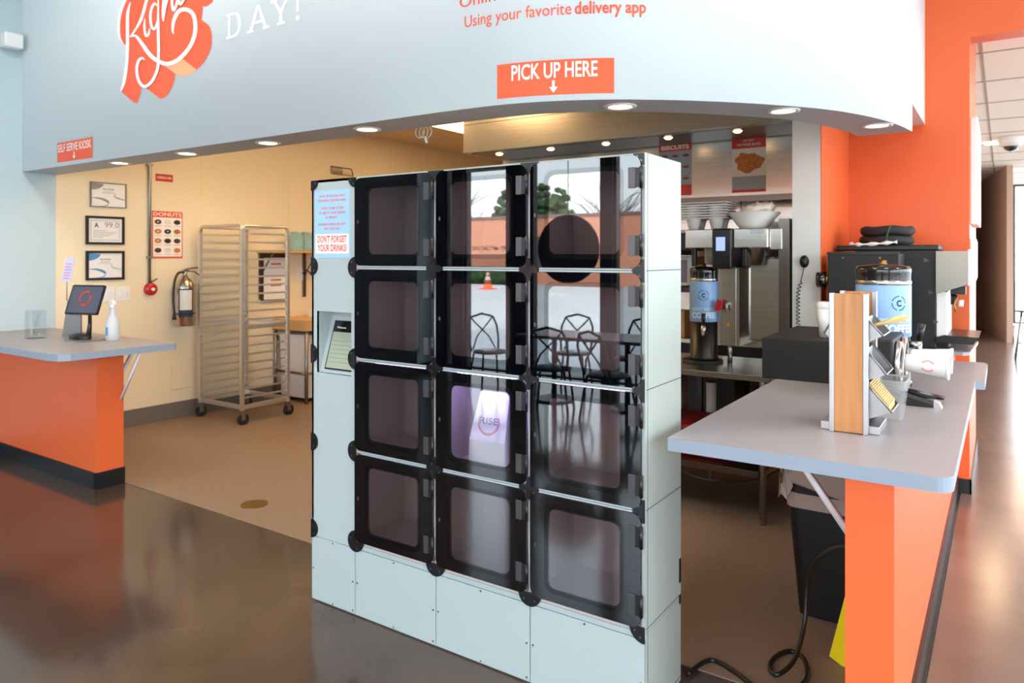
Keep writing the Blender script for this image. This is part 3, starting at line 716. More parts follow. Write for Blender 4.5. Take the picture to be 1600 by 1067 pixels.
# donuts poster
m = MB(); x = XL+.003; m.box(XL, 3.905, 1.597, x, 4.223, 2.06, 0)
x += .001; wrect(m, 3.915, 1.615, 4.213, 2.0, x, 1)
text(m, 'DONUTS', lambda u, v: (x, 3.917+u, 2.014+v), 0, 0, .294, .034, 1, .02)
dm = [2, 4, 3, 5, 3, 6, 5, 3, 2, 2, 4, 7]
for k in range(12):
    cy = 3.965+(k % 3)*.099; cz = 1.955-(k//3)*.093
    m.flat(ell(.036, .024, 16), (x+.001, cy, cz), Y_, Z_, dm[k])
    if k in (0, 1, 3, 4, 6): m.flat(ell(.009, .006, 10), (x+.0015, cy, cz), Y_, Z_, 1)
    wrect(m, cy-.036, cz-.042, cy+.036, cz-.038, x+.0005, 0)
tag(build('donuts_poster', m, ['sign_orange', 'sign_white', 'choc', 'dark_choc', 'cream_icing', 'glaze', 'fried', 'glaze']), 'orange and white DONUTS poster with twelve donut pictures on the cream wall', 'poster')
m = MB().box(XL, 3.942, 2.353, XL+.003, 4.12, 2.425, 0); text(m, '100%/100', lambda u, v: (XL+.005, 3.957+u, 2.378+v), 0, 0, .148, .024, 1, .02)
tag(build('red_notice', m, ['sign_red', 'sign_white']), 'tiny red notice above the donuts poster', 'notice')
# conduit and bell
t = thing('conduit', (XL, 3.872, 1.36), 'grey steel conduit pipe running down the cream wall', 'pipe')
build('pipe', MB().cyl((XL+.02, 3.872, 1.36), (XL+.02, 3.872, 3.18), .014, n=12), 'steel_rough', t)
for z in (1.6, 2.49): build('clamp', MB().box(XL, 3.845, z, XL+.036, 3.90, z+.02), 'steel_rough', t)
t = thing('alarm_bell', (XL, 3.885, 1.24), 'round red alarm station below the conduit', 'alarm')
build('bell', MB().cyl((XL, 3.885, 1.30), (XL+.035, 3.885, 1.30), .062, .058, 28).cyl((XL+.035, 3.885, 1.30), (XL+.05, 3.885, 1.30), .058, .035, 28), 'red_bell', t)
build('knob', MB().cyl((XL+.05, 3.885, 1.30), (XL+.066, 3.885, 1.30), .016, n=16), 'sign_white', t)
build('lever', MB().tube([(XL+.02, 3.875, 1.36), (XL+.05, 3.90, 1.385), (XL+.055, 3.93, 1.40)], .006), 'rubber', t)
# switches
for (y0, y1, lb, nn) in ((3.56, 3.69, 'white double switch plate right under the framed certificates', 2), (3.43, 3.545, 'white outlet plate behind the spray bottle', 1)):
    t = thing('switch_plate', (XL, (y0+y1)/2, 1.2), lb, 'switch')
    build('plate', MB().box(XL, y0, 1.20, XL+.006, y1, 1.335, 0, .002), 'white_plastic', t)
    for k in range(nn):
        c = (y0+y1)/2+(k-(nn-1)/2)*.055; build('toggle', MB().box(XL+.006, c-.012, 1.245, XL+.014, c+.012, 1.29, 0, .002), 'white_plastic', t)
# extinguisher
ey, ex = 4.175, XL+.12
t = thing('fire_extinguisher', (ex, ey, .93), 'polished steel fire extinguisher hung on the cream wall beside the pan rack', 'fire extinguisher')
build('cylinder', MB().lathe((ex, ey, .93), [(0, 0), (.085, 0), (.092, .01), (.092, .36), (.085, .41), (.06, .455), (.035, .475), (.03, .49), (0, .49)], 32), 'steel', t)
build('valve', MB().cyl((ex, ey, 1.42), (ex, ey, 1.47), .022, n=16).box(ex-.02, ey-.02, 1.465, ex+.02, ey+.03, 1.49), 'steel', t)
build('handle', MB().tube([(ex, ey, 1.485), (ex+.02, ey+.06, 1.50), (ex+.03, ey+.12, 1.505)], .008).tube([(ex, ey, 1.475), (ex+.03, ey+.08, 1.465), (ex+.04, ey+.13, 1.43)], .007), 'steel_dark', t)
build('hose', MB().tube(bez([(ex+.01, ey-.01, 1.46), (ex+.03, ey-.09, 1.45), (ex+.04, ey-.135, 1.36), (ex+.04, ey-.145, 1.20), (ex+.05, ey-.14, 1.06)], 6), .011), 'rubber', t)
build('nozzle', MB().cyl((ex+.05, ey-.14, 1.06), (ex+.05, ey-.14, 1.0), .014, .022, 14), 'rubber', t)
build('strap', MB().tube([(ex+.095*math.cos(k*math.pi/12-.2*math.pi), ey+.095*math.sin(k*math.pi/12-.2*math.pi), 1.05) for k in range(-8, 14)], .006), 'black_plastic', t)
m = MB(); a0 = R(-52)
pts = [(.0935*math.cos(R(-70+i*9)), .0935*math.sin(R(-70+i*9))) for i in range(11)]
for z0, z1, mi, o_ in ((1.02, 1.30, 1, 0), (1.09, 1.285, 0, .0008)):
    q = [(ex+p[0]*(1+o_*10), ey+p[1]*(1+o_*10)) for p in (pts if mi else pts[1:-1])]
    m.add([(p[0], p[1], z0) for p in q]+[(p[0], p[1], z1) for p in q], [(i, i+1, len(q)+i+1, len(q)+i) for i in range(len(q)-1)], mi, True)
build('label_plate', m, ['extinguisher_label', 'ink'], t)
# hatch, bracket, hanging wire
tag(build('wall_hatch', MB().box(XL, 4.10, .29, XL+.008, 4.36, .565, 0, .003), 'cream_wall'), 'flush cream access hatch low on the wall left of the pan rack', 'hatch')
t = thing('wall_bracket', (XL, 6.3, 2.62), 'small wire bracket fixed high on the yellow-lit wall above the locker', 'bracket')
build('back_plate', MB().box(XL, 6.17, 2.63, XL+.01, 6.36, 2.73), 'steel_rough', t)
build('wire_arm', MB().tube([(XL+.01, 6.18, 2.72), (XL+.12, 6.2, 2.70), (XL+.12, 6.4, 2.70), (XL+.04, 6.5, 2.66), (XL+.04, 6.5, 2.62)], .008).tube([(XL+.01, 6.2, 2.64), (XL+.1, 6.22, 2.62), (XL+.1, 6.42, 2.62)], .006), 'steel_dark', t)
cw = MB(); cx, cy, cz = -2.87, 3.30, 2.335
cw.tube(bez([(cx, cy, ZK), (cx, cy, 2.5), (cx+.01, cy, 2.40)], 5), .003, 6)
for k in range(3): cw.tube([(cx+.02*k-.02+.035*math.cos(t_/10*6.28), cy+.01*k, 2.36+.035*math.sin(t_/10*6.28)) for t_ in range(11)], .003, 6)
cw.cyl((cx+.02, cy, 2.33), (cx+.035, cy, 2.29), .008, n=8)
tag(build('hanging_cable', cw, 'white_plastic'), 'looped white cable hanging at the kitchen edge of the bulkhead', 'cable')

# ================================================================== LEFT COUNTER
m = MB().prism([(XL+.002, 2.18), (-5.02, 2.18), (-4.93, 2.20), (-4.89, 2.26), (-4.885, 2.96), (-4.92, 2.985), (XL+.002, 2.985)], (0, 0, 0), X_, Y_, Z_, .956, 1.0, 0, 1)
tag(build('countertop', m, ['laminate', 'laminate_edge']), 'grey laminate countertop on the low orange wall at the left', 'countertop')
m = MB().prism([(0, 0), (.03, 0), (.03, .006), (0, .006)], (0, 0, 0), X_, Y_, Z_, 0, .50); M_ = Matrix.Translation((-5.50, 2.766, .60)) @ Matrix.Rotation(R(-33), 4, 'X')
t = thing('shelf_brace', (-5.5, 2.77, .6), 'white diagonal brace under the kitchen side of the left countertop', 'brace')
build('diagonal', MB().tube([(-5.42, 2.772, .60), (-5.42, 2.97, .952)], .013, 4), 'white_plastic', t)
build('diagonal', MB().tube([(-5.205, 2.74, .60), (-4.95, 2.74, .952)], .011, 4), 'white_plastic', t)
# kiosk
kx, ky = -5.62, 2.70
t = thing('tablet_kiosk', (kx, ky, 1.0), 'black tablet on a tilting stand, standing on the left countertop', 'tablet')
build('base', MB().box(kx-.12, ky-.10, 1.0, kx+.14, ky+.10, 1.008, 0, .003), 'steel_rough', t)
build('foot', MB().prism(ell(.12, .06, 24), (kx-.04, ky-.02, 1.008), X_, Y_, Z_, 0, .024).sphere((kx-.03, ky-.02, 1.030), .075, 0, 16, (1.3, .7, .3)), 'black_plastic', t)
build('arm', MB().tube([(kx+.04, ky+.0, 1.02), (kx+.02, ky+.02, 1.12), (kx-.0, ky+.03, 1.25)], [.020, .014, .012], 10), 'black_plastic', t)
# tablet leans back, seen from the lobby
tb = MB(); M_ = Matrix.Translation((kx+.03, ky-.02, 1.30)) @ Matrix.Rotation(R(18), 4, 'Z') @ Matrix.Rotation(R(-20), 4, 'X') @ Matrix.Rotation(R(0), 4, 'Y')
tb.prism(rr(.30, .225, .012), (0, 0, 0), X_, Z_, (0, -1, 0), -.012, 0, 0); tb.xf(M_); tab = build('tablet', tb, 'black_plastic', t)
sc_ = MB().prism(rr(.275, .20, .004), (0, -.0008, 0), X_, Z_, (0, -1, 0), 0, .0006, 0)
oo, ii = ell(.055, .06, 24, 0, .01), ell(.042, .045, 24, 0, .01)
sc_.add([(a, -.002, b) for a, b in oo]+[(a, -.002, b) for a, b in ii], [(i, (i+1) % 24, 24+(i+1) % 24, 24+i) for i in range(24) if i % 12 not in (2, 3)], 1)
sc_.xf(M_); build('screen', sc_, ['screen_dark', 'sign_red'], t)
tag(build('acrylic_sheet_holder', MB().prism([(0, 0), (.17, 0), (.17, .28), (.05, .28)], (-5.985, 2.70, 1.0), (.93, .37, 0), Z_, (-.37, .93, 0), 0, .012), 'steel_rough'), 'grey upright back plate standing behind the tablet', 'stand')
m = MB().prism([(0, 0), (.085, 0), (.125, .18), (.045, .18)], (-6.0, 2.70, 1.425), (.93, .37, 0), Z_, (-.37, .93, 0), 0, .003, 0)
for k in range(6): m.prism([(.02+.005*k, 0), (.075+.005*k, 0), (.075+.005*k, .008), (.02+.005*k, .008)], (-6.0, 2.70, 1.445+k*.022), (.93, .37, 0), Z_, (-.37, .93, 0), -.002, -.001, 1)
m.tube([(-5.955, 2.722, 1.28), (-5.955, 2.722, 1.43)], .004, 6, 2)
tag(build('price_card', m, ['lavender', 'pinkish', 'steel_rough']), 'pale lavender card with pink lines held up behind the tablet', 'card')
# vase
vx, vy = -6.06, 2.55
m = MB().prism(rr(.115, .115, .012), (vx, vy, 1.0), X_, Y_, Z_, 0, .02); q = rr(.115, .115, .012); q2 = rr(.103, .103, .010); n = len(q)
m.add([(vx+a, vy+b, 1.02) for a, b in q]+[(vx+a, vy+b, 1.21) for a, b in q]+[(vx+a, vy+b, 1.21) for a, b in q2]+[(vx+a, vy+b, 1.02) for a, b in q2],
      [(k*n+i, k*n+(i+1) % n, (k+1)*n+(i+1) % n, (k+1)*n+i) for k in range(3) for i in range(n)], 0)
tag(build('glass_vase', m, 'vase_glass'), 'empty square glass vase at the left end of the countertop', 'vase')
# spray bottle
bx_, by_ = -5.43, 2.80
t = thing('spray_bottle', (bx_, by_, 1.0), 'translucent white spray bottle at the edge of the left countertop', 'bottle')
build('bottle', MB().lathe((bx_, by_, 1.0), [(0, 0), (.042, 0), (.047, .008), (.047, .12), (.040, .155), (.020, .20), (.015, .235), (0, .235)], 24), 'spray_plastic', t)
build('trigger_head', MB().cyl((bx_, by_, 1.235), (bx_, by_, 1.262), .017, n=16).box(bx_-.05, by_-.012, 1.262, bx_+.03, by_+.012, 1.292, 0, .006).tube([(bx_-.03, by_, 1.265), (bx_-.045, by_, 1.24), (bx_-.04, by_, 1.215)], .006), 'white_plastic', t)
build('label', MB().lathe((bx_, by_, 1.04), [(.0478, 0), (.0478, .06)], 10, 0, R(200), R(290)), 'paper_blue', t)

# ================================================================== SHEET PAN RACK
rx0, rx1, ry0, ry1 = -6.72, -6.04, 4.335, 4.87
t = thing('pan_rack', (rx0/2+rx1/2, (ry0+ry1)/2, 0), 'tall empty aluminium sheet pan rack on casters against the cream wall', 'rack')
for k, (x, y) in enumerate(((rx0, ry0), (rx1, ry0), (rx0, ry1), (rx1, ry1))):
    build('upright', MB().box(x-.016, y-.016, .14, x+.016, y+.016, 1.88), 'alu_bright', t)
    c = MB().box(x-.02, y-.02, .10, x+.02, y+.02, .14).box(x-.026, y-.022, .05, x-.022, y+.022, .11).box(x+.022, y-.022, .05, x+.026, y+.022, .11)
    cs = build('caster', c, 'steel_rough', t)
    build('wheel', MB().cyl((x-.016, y+.01, .056), (x+.016, y+.01, .056), .056, n=20), 'rubber', cs)
for y in (ry0, ry1): build('top_rail', MB().tube([(rx0, y, 1.86), (rx0+.02, y, 1.905), (rx0+.06, y, 1.915), (rx1-.06, y, 1.915), (rx1-.02, y, 1.905), (rx1, y, 1.86)], .016, 8), 'alu_bright', t)
for x in (rx0, rx1): build('top_rail', MB().tube([(x, ry0, 1.88), (x, ry0+.03, 1.91), (x, ry1-.03, 1.91), (x, ry1, 1.88)], .014, 8), 'alu_bright', t)
for y in (ry0, ry1): build('cross_bar', MB().box(rx0, y-.012, .15, rx1, y+.012, .19), 'alu_bright', t)
build('cross_bar', MB().box(rx0, ry1-.01, .93, rx1, ry1+.01, .955), 'alu_bright', t)
for x in (rx0, rx1):
    build('cross_bar', MB().box(x-.012, ry0, .15, x+.012, ry1, .19), 'alu_bright', t); build('cross_bar', MB().box(x-.010, ry0, .93, x+.010, ry1, .955), 'alu_bright', t)
for k in range(20):
    z = .25+k*.083
    for (x, s_) in ((rx0, 1), (rx1, -1)):
        m = MB().box(x, ry0, z, x+s_*.045, ry1, z+.004).box(x-.001*s_, ry0, z, x+s_*.003, ry1, z+.018)
        build('runner', m, 'alu_bright', t)

# ================================================================== LEFT PREP TABLE
t = thing('prep_table', (-6.55, 6.2, 0), 'stainless prep table with a wooden top standing past the pan rack on the left wall', 'table')
build('tabletop', MB().box(XL+.01, 5.30, .80, -6.27, 7.4, .92, 0, .004), 'wood_block', t)
for (x, y) in ((-6.30, 5.33), (-6.82, 5.33), (-6.30, 7.35), (-6.82, 7.35)): build('leg', MB().cyl((x, y, 0), (x, y, .80), .02, n=12), 'steel_rough', t)
build('rail', MB().cyl((-6.30, 5.33, .33), (-6.30, 7.35, .33), .014, n=10).cyl((-6.30, 5.33, .33), (-6.82, 5.33, .33), .014, n=10), 'steel_dark', t)
t = thing('wall_shelf', (-6.7, 6.3, 1.65), 'tan wooden wall shelf above the prep table', 'shelf')
build('shelf_board', MB().box(XL, 5.10, 1.655, -6.60, 7.4, 1.68), 'wood_block', t)
for y in (5.14, 5.75, 6.6): build('bracket', MB().box(XL, y-.015, 1.14, XL+.03, y+.015, 1.655).tube([(XL+.02, y, 1.40), (-6.62, y, 1.65)], .008), 'steel_dark', t)
t = thing('drinks_box', (0, 0, 0), '', 'box', 'pale green cartons on the wall shelf'); boxes = t; boxes['label'] = 'pale green carton on the wall shelf, leftmost in its row'; boxes.location = (-6.72, 5.52, 1.68); WLOC[t.name] = Vector((-6.72, 5.52, 1.68))
build('carton', MB().box(-6.79, 5.45, 1.68, -6.65, 5.59, 1.87, 0, .01).box(-6.76, 5.48, 1.87, -6.68, 5.56, 1.90, 0, .01), 'mint', t)
build('carton_print', MB().flat(ell(.045, .06, 16), (-6.6495, 5.52, 1.77), Y_, Z_, 0), 'paper_pale', t)
for k, lb in ((1, 'pale green carton on the wall shelf, second in its row'), (2, 'pale green carton on the wall shelf, cut off by the locker edge')):
    c = copy_tree(boxes); c.location = (-6.72, 5.52+.155*k, 1.68); c['label'] = lb
t = thing('wall_menu', (XL, 5.3, 1.15), 'framed instruction board behind the pan rack', 'board')
build('board', MB().box(XL, 5.18, 1.12, XL+.012, 5.48, 1.60), 'paper', t)
build('frame', MB().box(XL, 5.155, 1.10, XL+.02, 5.18, 1.655).box(XL, 5.48, 1.10, XL+.02, 5.505, 1.655).box(XL, 5.18, 1.60, XL+.02, 5.48, 1.655).box(XL, 5.18, 1.10, XL+.02, 5.48, 1.13), 'steel_dark', t)
for a in (1.52, 1.28, 1.34): build('printed_line', MB().box(XL+.012, 5.28, a, XL+.014, 5.42, a+.02), 'glaze', t)
t = thing('ingredient_bin', (-6.57, 5.65, .003), 'large white ingredient bin under the prep table', 'bin')
build('bin_body', MB().prism([(5.38, .05), (5.95, .05), (5.98, .72), (5.36, .72)], (-6.78, 0, 0), Y_, Z_, X_, 0, .42), 'white_plastic', t)
build('bin_lid', MB().box(-6.80, 5.35, .72, -6.34, 5.99, .75, 0, .01), 'white_plastic', t)
for y in (5.45, 5.88): build('caster', MB().cyl((-6.45, y, .03), (-6.41, y, .03), .028, n=12), 'rubber', t)
t = thing('wall_cable', (XL, 5.7, 1.2), 'black cord plugged into an outlet above the prep table', 'cord')
build('cable', MB().tube(bez([(XL+.03, 5.72, 1.42), (XL+.10, 5.72, 1.45), (XL+.14, 5.78, 1.38), (XL+.14, 5.9, 1.26), (XL+.12, 6.1, 1.22)], 5), .010), 'rubber', t)
build('outlet', MB().box(XL, 5.66, 1.33, XL+.01, 5.76, 1.46, 0, .003), 'white_plastic', t)
tag(build('paper_tray', MB().box(-6.62, 5.62, .92, -6.38, 5.82, .98, 0, .01), 'white_plastic'), 'white food tray on the wooden top of the prep table', 'tray')
tag(build('floor_drain', MB().cyl((-4.04, 2.99, .004), (-4.04, 2.99, .008), .085, n=28), 'brass'), 'round brass floor drain in the brown kitchen floor', 'drain')

# ================================================================== PICKUP LOCKER
LX = [-2.712, -2.422, -1.95, -1.487, -1.02]; YF = 2.328; YB = 2.665
LZ = [.332, .742, 1.157, 1.569, 1.976]
t = thing('pickup_locker', (-1.866, 2.5, 0), 'big pale grey pickup locker with twelve black glass doors in the middle of the floor', 'locker')
L = t
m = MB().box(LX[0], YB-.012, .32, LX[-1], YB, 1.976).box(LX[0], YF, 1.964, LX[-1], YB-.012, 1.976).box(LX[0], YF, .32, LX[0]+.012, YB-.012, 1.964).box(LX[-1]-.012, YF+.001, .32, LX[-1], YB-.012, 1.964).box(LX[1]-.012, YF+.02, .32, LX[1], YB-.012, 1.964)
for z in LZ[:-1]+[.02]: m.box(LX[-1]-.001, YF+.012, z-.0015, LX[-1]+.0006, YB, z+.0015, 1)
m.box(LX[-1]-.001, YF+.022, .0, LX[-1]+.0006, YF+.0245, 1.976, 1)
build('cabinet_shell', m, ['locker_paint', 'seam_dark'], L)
m = MB()
for z in LZ[1:-1]: m.box(LX[1], YF+.004, z-.008, LX[-1]-.012, YB-.014, z+.008)
m.box(LX[1], YF+.004, .322, LX[-1]-.012, YB-.014, .345)
for x in LX[2:-1]: m.box(x-.008, YF+.004, .33, x+.008, YB-.014, 1.964)
m.box(LX[1], YB-.016, .33, LX[-1]-.012, YB-.013, 1.963).box(LX[1]+.0005, YF+.004, .33, LX[1]+.004, YB-.014, 1.963).box(LX[-1]-.016, YF+.004, .33, LX[-1]-.0125, YB-.014, 1.963).box(LX[1], YF+.004, 1.958, LX[-1]-.012, YB-.014, 1.9635)
build('compartment_dividers', m, 'locker_inner', L)
m = MB().box(LX[0]+.002, YF+.006, 0, LX[-1]-.002, YB-.002, .32, 0)
build('base_core', m, 'locker_white', L)
for i in range(4):
    a, b = LX[i]+.002, LX[i+1]-.002
    m = MB().box(a, YF-.002, .006, b, YF+.0055, .30, 0, .0015)
    for (x, z) in ((a+.012, .15), (b-.012, .15), ((a+b)/2, .292), ((a+b)/2, .014), (b-.012, .02)): m.cyl((x, YF-.002, z), (x, YF-.0045, z), .004, n=8, m=1)
    build('base_panel', m, ['locker_white', 'rivet'], L)
build('base_rail', MB().box(LX[0], YF-.001, .303, LX[-1], YF+.0055, .322), 'locker_white', L)
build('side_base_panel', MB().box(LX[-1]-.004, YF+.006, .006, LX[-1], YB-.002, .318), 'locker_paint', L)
# control column with recessed screen
m = MB(); a, b = LX[0], LX[1]-.004; z0, z1 = 1.075, 1.362; xa, xb = a+.035, b-.022
m.box(a, YF, .322, b, YF+.012, z0).box(a, YF, z1, b, YF+.012, 1.976).box(a, YF, z0, xa, YF+.012, z1).box(xb, YF, z0, b, YF+.012, z1)
P0, P1 = (xa, xb); dp = .095
m.add([(xa, YF+.001, z0), (xb, YF+.001, z0), (xb, YF+.001, z1), (xa, YF+.001, z1), (xa+.0, YF+.018, z0+.0), (xb, YF+.018, z0), (xb, YF+dp, z1-.03), (xa, YF+dp, z1-.03), (xa, YF+dp, z1), (xb, YF+dp, z1)],
      [(4, 5, 6, 7), (7, 6, 9, 8), (0, 4, 7, 8, 3), (1, 2, 9, 6, 5), (3, 8, 9, 2), (0, 1, 5, 4)], 0)
build('control_column', m, 'locker_white', L)
o_ = Vector((xa, YF+.018, z0)); v_ = (Vector((xa, YF+dp, z1-.03))-o_); vl = v_.length; v_ /= vl; n_s = Vector((1, 0, 0)).cross(v_)*1
m = MB().prism([(.03, .015), (xb-xa-.012, .015), (xb-xa-.012, vl-.02), (.03, vl-.02)], o_, X_, v_, n_s, .0, .004, 0)
m.prism([(.036, .022), (xb-xa-.018, .022), (xb-xa-.018, vl-.075), (.036, vl-.075)], o_, X_, v_, n_s, .004, .0045, 1)
for k in range(6): m.prism([(.045, .05+k*.02), (xb-xa-.03, .05+k*.02), (xb-xa-.03, .0515+k*.02), (.045, .0515+k*.02)], o_, X_, v_, n_s, .0045, .0048, 2)
text(m, 'Welcome', plane_fn(o_+n_s*.0046, X_, v_), .055, vl-.058, .06, .010, 3, .01)
build('touch_screen', m, ['plate_gloss', 'screen_ui', 'pencil', 'sign_white'], L)
# instruction label
y = YF-.0012; a, b = LX[0]+.022, LX[1]-.035; m = MB().box(a, y, 1.612, b, YF, 1.925, 0); m.box(a+.006, y-.0004, 1.632, b-.006, y, 1.722, 1)
cx_ = (a+b)/2; wd = b-a
for s_, z, w_, h_ in (('PICK UP ONLINE AND', 1.893, .72, .0115), ('DELIVERY ORDERS HERE', 1.872, .80, .0115), ('CHECK TV MONITOR', 1.836, .66, .0115), ('TO SEE IF YOUR ORDER', 1.815, .76, .0115), ('IS READY', 1.794, .34, .0115), ('DOUBLE CHECK RECEIPT', 1.762, .80, .0115), ('ON YOUR BAG', 1.741, .46, .0115)):
    text(m, s_, lambda u, v: Vector((cx_-wd*w_/2+u, y-.0006, z+v)), 0, 0, wd*w_, h_, 2, .01)
for s_, z in (("DON'T FORGET", 1.684), ('YOUR DRINKS!', 1.643)):
    text(m, s_, lambda u, v: Vector((cx_-wd*.42+u, y-.0010, z+v)), 0, 0, wd*.84, .030, 3, .02)
build('instruction_label', m, ['sign_blue', 'sign_white', 'pinkish_r' if 'pinkish_r' in MATS else 'art_orange', 'sign_orange'], L)
# doors
def door(i, j):
    xa, xb = LX[i]+.008, LX[i+1]-.010; z0, z1 = LZ[j]+.009, LZ[j+1]-.009
    if j == 3: z1 = 1.968
    cx, cz = (xa+xb)/2, (z0+z1)/2; w, h = xb-xa, z1-z0
    ww, wh = .288, .292; k = 6
    o = rr(w, h, .034, k); n = len(o)
    d1 = rr(ww+.036, wh+.036, .034, k); wi = rr(ww, wh, .028, k)
    cxw = cx
    m = MB(); ya, yb = YF-.0135, YF-.005
    V = [(cx+p[0], ya, cz+p[1]) for p in o]+[(cxw+p[0], ya, cz+p[1]) for p in d1]+[(cxw+p[0], ya, cz+p[1]) for p in wi]
    m.add(V, [(q, (q+1) % n, n+(q+1) % n, n+q) for q in range(n)], 0)
    m.add(V, [(n+q, n+(q+1) % n, 2*n+(q+1) % n, 2*n+q) for q in range(n)], 1)
    V2 = [(cx+p[0], ya, cz+p[1]) for p in o]+[(cx+p[0], yb, cz+p[1]) for p in o]+[(cxw+p[0], yb, cz+p[1]) for p in wi]
    m.add(V2, [(q, (q+1) % n, n+(q+1) % n, n+q) for q in range(n)], 2, True)
    m.add(V2, [(n+q, n+(q+1) % n, 2*n+(q+1) % n, 2*n+q) for q in range(n)], 2)
    dr = build('door', m, ['frit_black', 'frit_dots', 'black_plastic'], L)
    g = MB().add([(cxw+p[0], ya, cz+p[1]) for p in wi], [list(range(n))], 0); build('door_window', g, 'door_glass', dr)
    for z in (cz+h*.30, cz-h*.30):
        build('hinge', MB().box(xb-.045, ya-.004, z-.036, xb-.019, ya, z+.036, 0, .001).cyl((xb+.003, ya-.002, z-.038), (xb+.003, ya-.002, z+.038), .006, n=10, m=1).box(xb-.019, ya-.003, z-.034, xb+.003, ya-.0005, z+.034, 1), ['hinge_grey', 'black_plastic'], dr)
    build('latch_mark', MB().prism(ell(.005, .009, 12), (xa+.022, ya-.0006, cz), X_, Z_, (0, -1, 0), 0, .0008), 'hinge_grey', dr)
    return cx, cz
for i in (1, 2, 3):
    for j in range(4):
        cx, cz = door(i, j)
        if (i, j) in ((1, 2), (1, 3), (2, 1), (2, 3), (2, 2), (3, 0), (3, 1), (1, 0), (1, 1), (2, 0), (3, 2), (3, 3)):
            build('led_strip', MB().box(cx-.14, YF+.03, LZ[j+1]-.022, cx+.14, YF+.045, LZ[j+1]-.014), 'led_bright' if (i, j) == (2, 1) else 'led_purple', L)
# light bars between the doors
for i in (1, 2, 3):
    for z in LZ[1:-1]:
        m = MB().box(LX[i]+.045, YF-.010, z-.007, LX[i+1]-.045, YF+.004, z-.0012, 0).box(LX[i]+.045, YF-.010, z+.0012, LX[i+1]-.045, YF+.004, z+.007, 0).box(LX[i]+.045, YF-.006, z-.0012, LX[i+1]-.045, YF+.004, z+.0012, 1)
        build('divider_bar', m, ['locker_white', 'seam_dark'], L)
for x in LX[2:-1]:
    for j in range(4): build('divider_strip', MB().box(x-.003, YF-.006, LZ[j]+.05, x+.002, YF+.004, LZ[j+1]-.05), 'locker_white', L)
build('divider_strip', MB().box(LX[1]-.004, YF-.002, .325, LX[1]+.004, YF+.004, 1.976), 'locker_white', L)
# corner plates
def star(r=.042, q=.012):
    p = []
    for k in range(4):
        a = 90*k
        c0 = Vector((math.cos(R(a)), math.sin(R(a)))); c1 = Vector((math.cos(R(a+90)), math.sin(R(a+90))))
        s0 = Vector((-c0.y, c0.x))
        p += [(c0*r-s0*q)[:], (c0*r+s0*q)[:]]
        for u in (.25, .5, .75):
            t_ = R(a+90*u); rad = .42*r+.58*r*(2*abs(u-.5))**1.5*.62
            p.append((rad*math.cos(t_), rad*math.sin(t_)))
    return p
for x in LX[2:-1]:
    for z in LZ[1:-1]: build('corner_plate', MB().prism(star(), (x, YF-.004, z), X_, Z_, (0, -1, 0), -.006, .009), 'plate_gloss', L)
def half(x, z, a0, a1, r=.04, name='corner_plate'):
    p = [(0, 0)]+[(r*math.cos(R(a0+(a1-a0)*k/14)), r*math.sin(R(a0+(a1-a0)*k/14))) for k in range(15)]
    m = MB().prism(p, (x, YF-.003, z), X_, Z_, (0, -1, 0), -.003, .004, 0)
    for f_ in (.25, .75):
        t_ = R(a0+(a1-a0)*f_); m.cyl((x+r*.68*math.cos(t_), YF-.007, z+r*.68*math.sin(t_)), (x+r*.68*math.cos(t_), YF-.0085, z+r*.68*math.sin(t_)), .004, n=8, m=1)
    build(name, m, ['black_plastic', 'rivet'], L)
for z in LZ[1:]+[LZ[0]]:
    top = z == LZ[-1]; lo = z == LZ[0]
    if top: half(LX[0], 1.974, -90, 0, .045); half(LX[1]+.006, 1.974, -180, -90, .045)
    else: half(LX[0], z+.003, -90, 90, .043)
    if not top and not lo: half(LX[1]+.006, z, 90, 270, .048); half(LX[-1]-.0, z, 90, 270, .04)
half(LX[1]+.006, LZ[0]+.005, 90, 360, .048)
for x in LX[2:-1]: half(x, LZ[0]+.012, 180, 360, .05); half(x, 1.974, 180, 360, .04)
half(LX[-1], LZ[0]+.012, 180, 270, .055); half(LX[-1], 1.974, 180, 270, .04)
for a in (LX[0]-.002, LX[1]-.018): build('edge_latch', MB().box(a, YF-.008, 1.115, a+.016, YF, 1.185, 0, .003), 'black_plastic', L)
for a, b in ((.30, .33), (.38, .47)): build('power_inlet', MB().box(LX[-1], YB-.02, a, LX[-1]+.003, YB-.006, b), 'black_plastic', L)

# paper bag in the locker
t = thing('paper_bag', (-1.74, 2.45, .752), 'white paper bag with a red ring logo inside the locker, lit purple from above', 'bag')
bz = .752; M_ = Matrix.Translation((-1.735, 2.435, bz)) @ Matrix.Rotation(R(6), 4, 'Z')
m = MB(); w0, w1, dpt, h = .085, .068, .055, .31
V = [(-w0, -dpt, 0), (w0, -dpt, 0), (w0, dpt, 0), (-w0, dpt, 0), (-w0*.97, -dpt, .12), (w0*.97, -dpt, .12), (w0*.97, dpt, .12), (-w0*.97, dpt, .12), (-w1+.012, -.006, h), (w1+.012, -.006, h), (w1+.012, .006, h), (-w1+.012, .006, h), (w0*.8, 0, .14), (-w0*.8, 0, .14)]
m.add(V, [(0, 3, 2, 1), (0, 1, 5, 4), (4, 5, 9, 8), (2, 3, 7, 6), (6, 7, 11, 10), (1, 2, 6, 5), (3, 0, 4, 7), (5, 6, 10, 9), (7, 4, 8, 11), (8, 9, 10, 11)], 0)
m.xf(M_); build('bag_body', m, 'paper', t)
m = MB(); O0 = Vector((0, -dpt-.001, .12)); up = (Vector((0, -.006, h))-Vector((0, -dpt, .12))).normalized()
oo = ell(.050, .052, 28, 0, .075, 150, 396); ii = ell(.040, .041, 28, 0, .077, 150, 396)
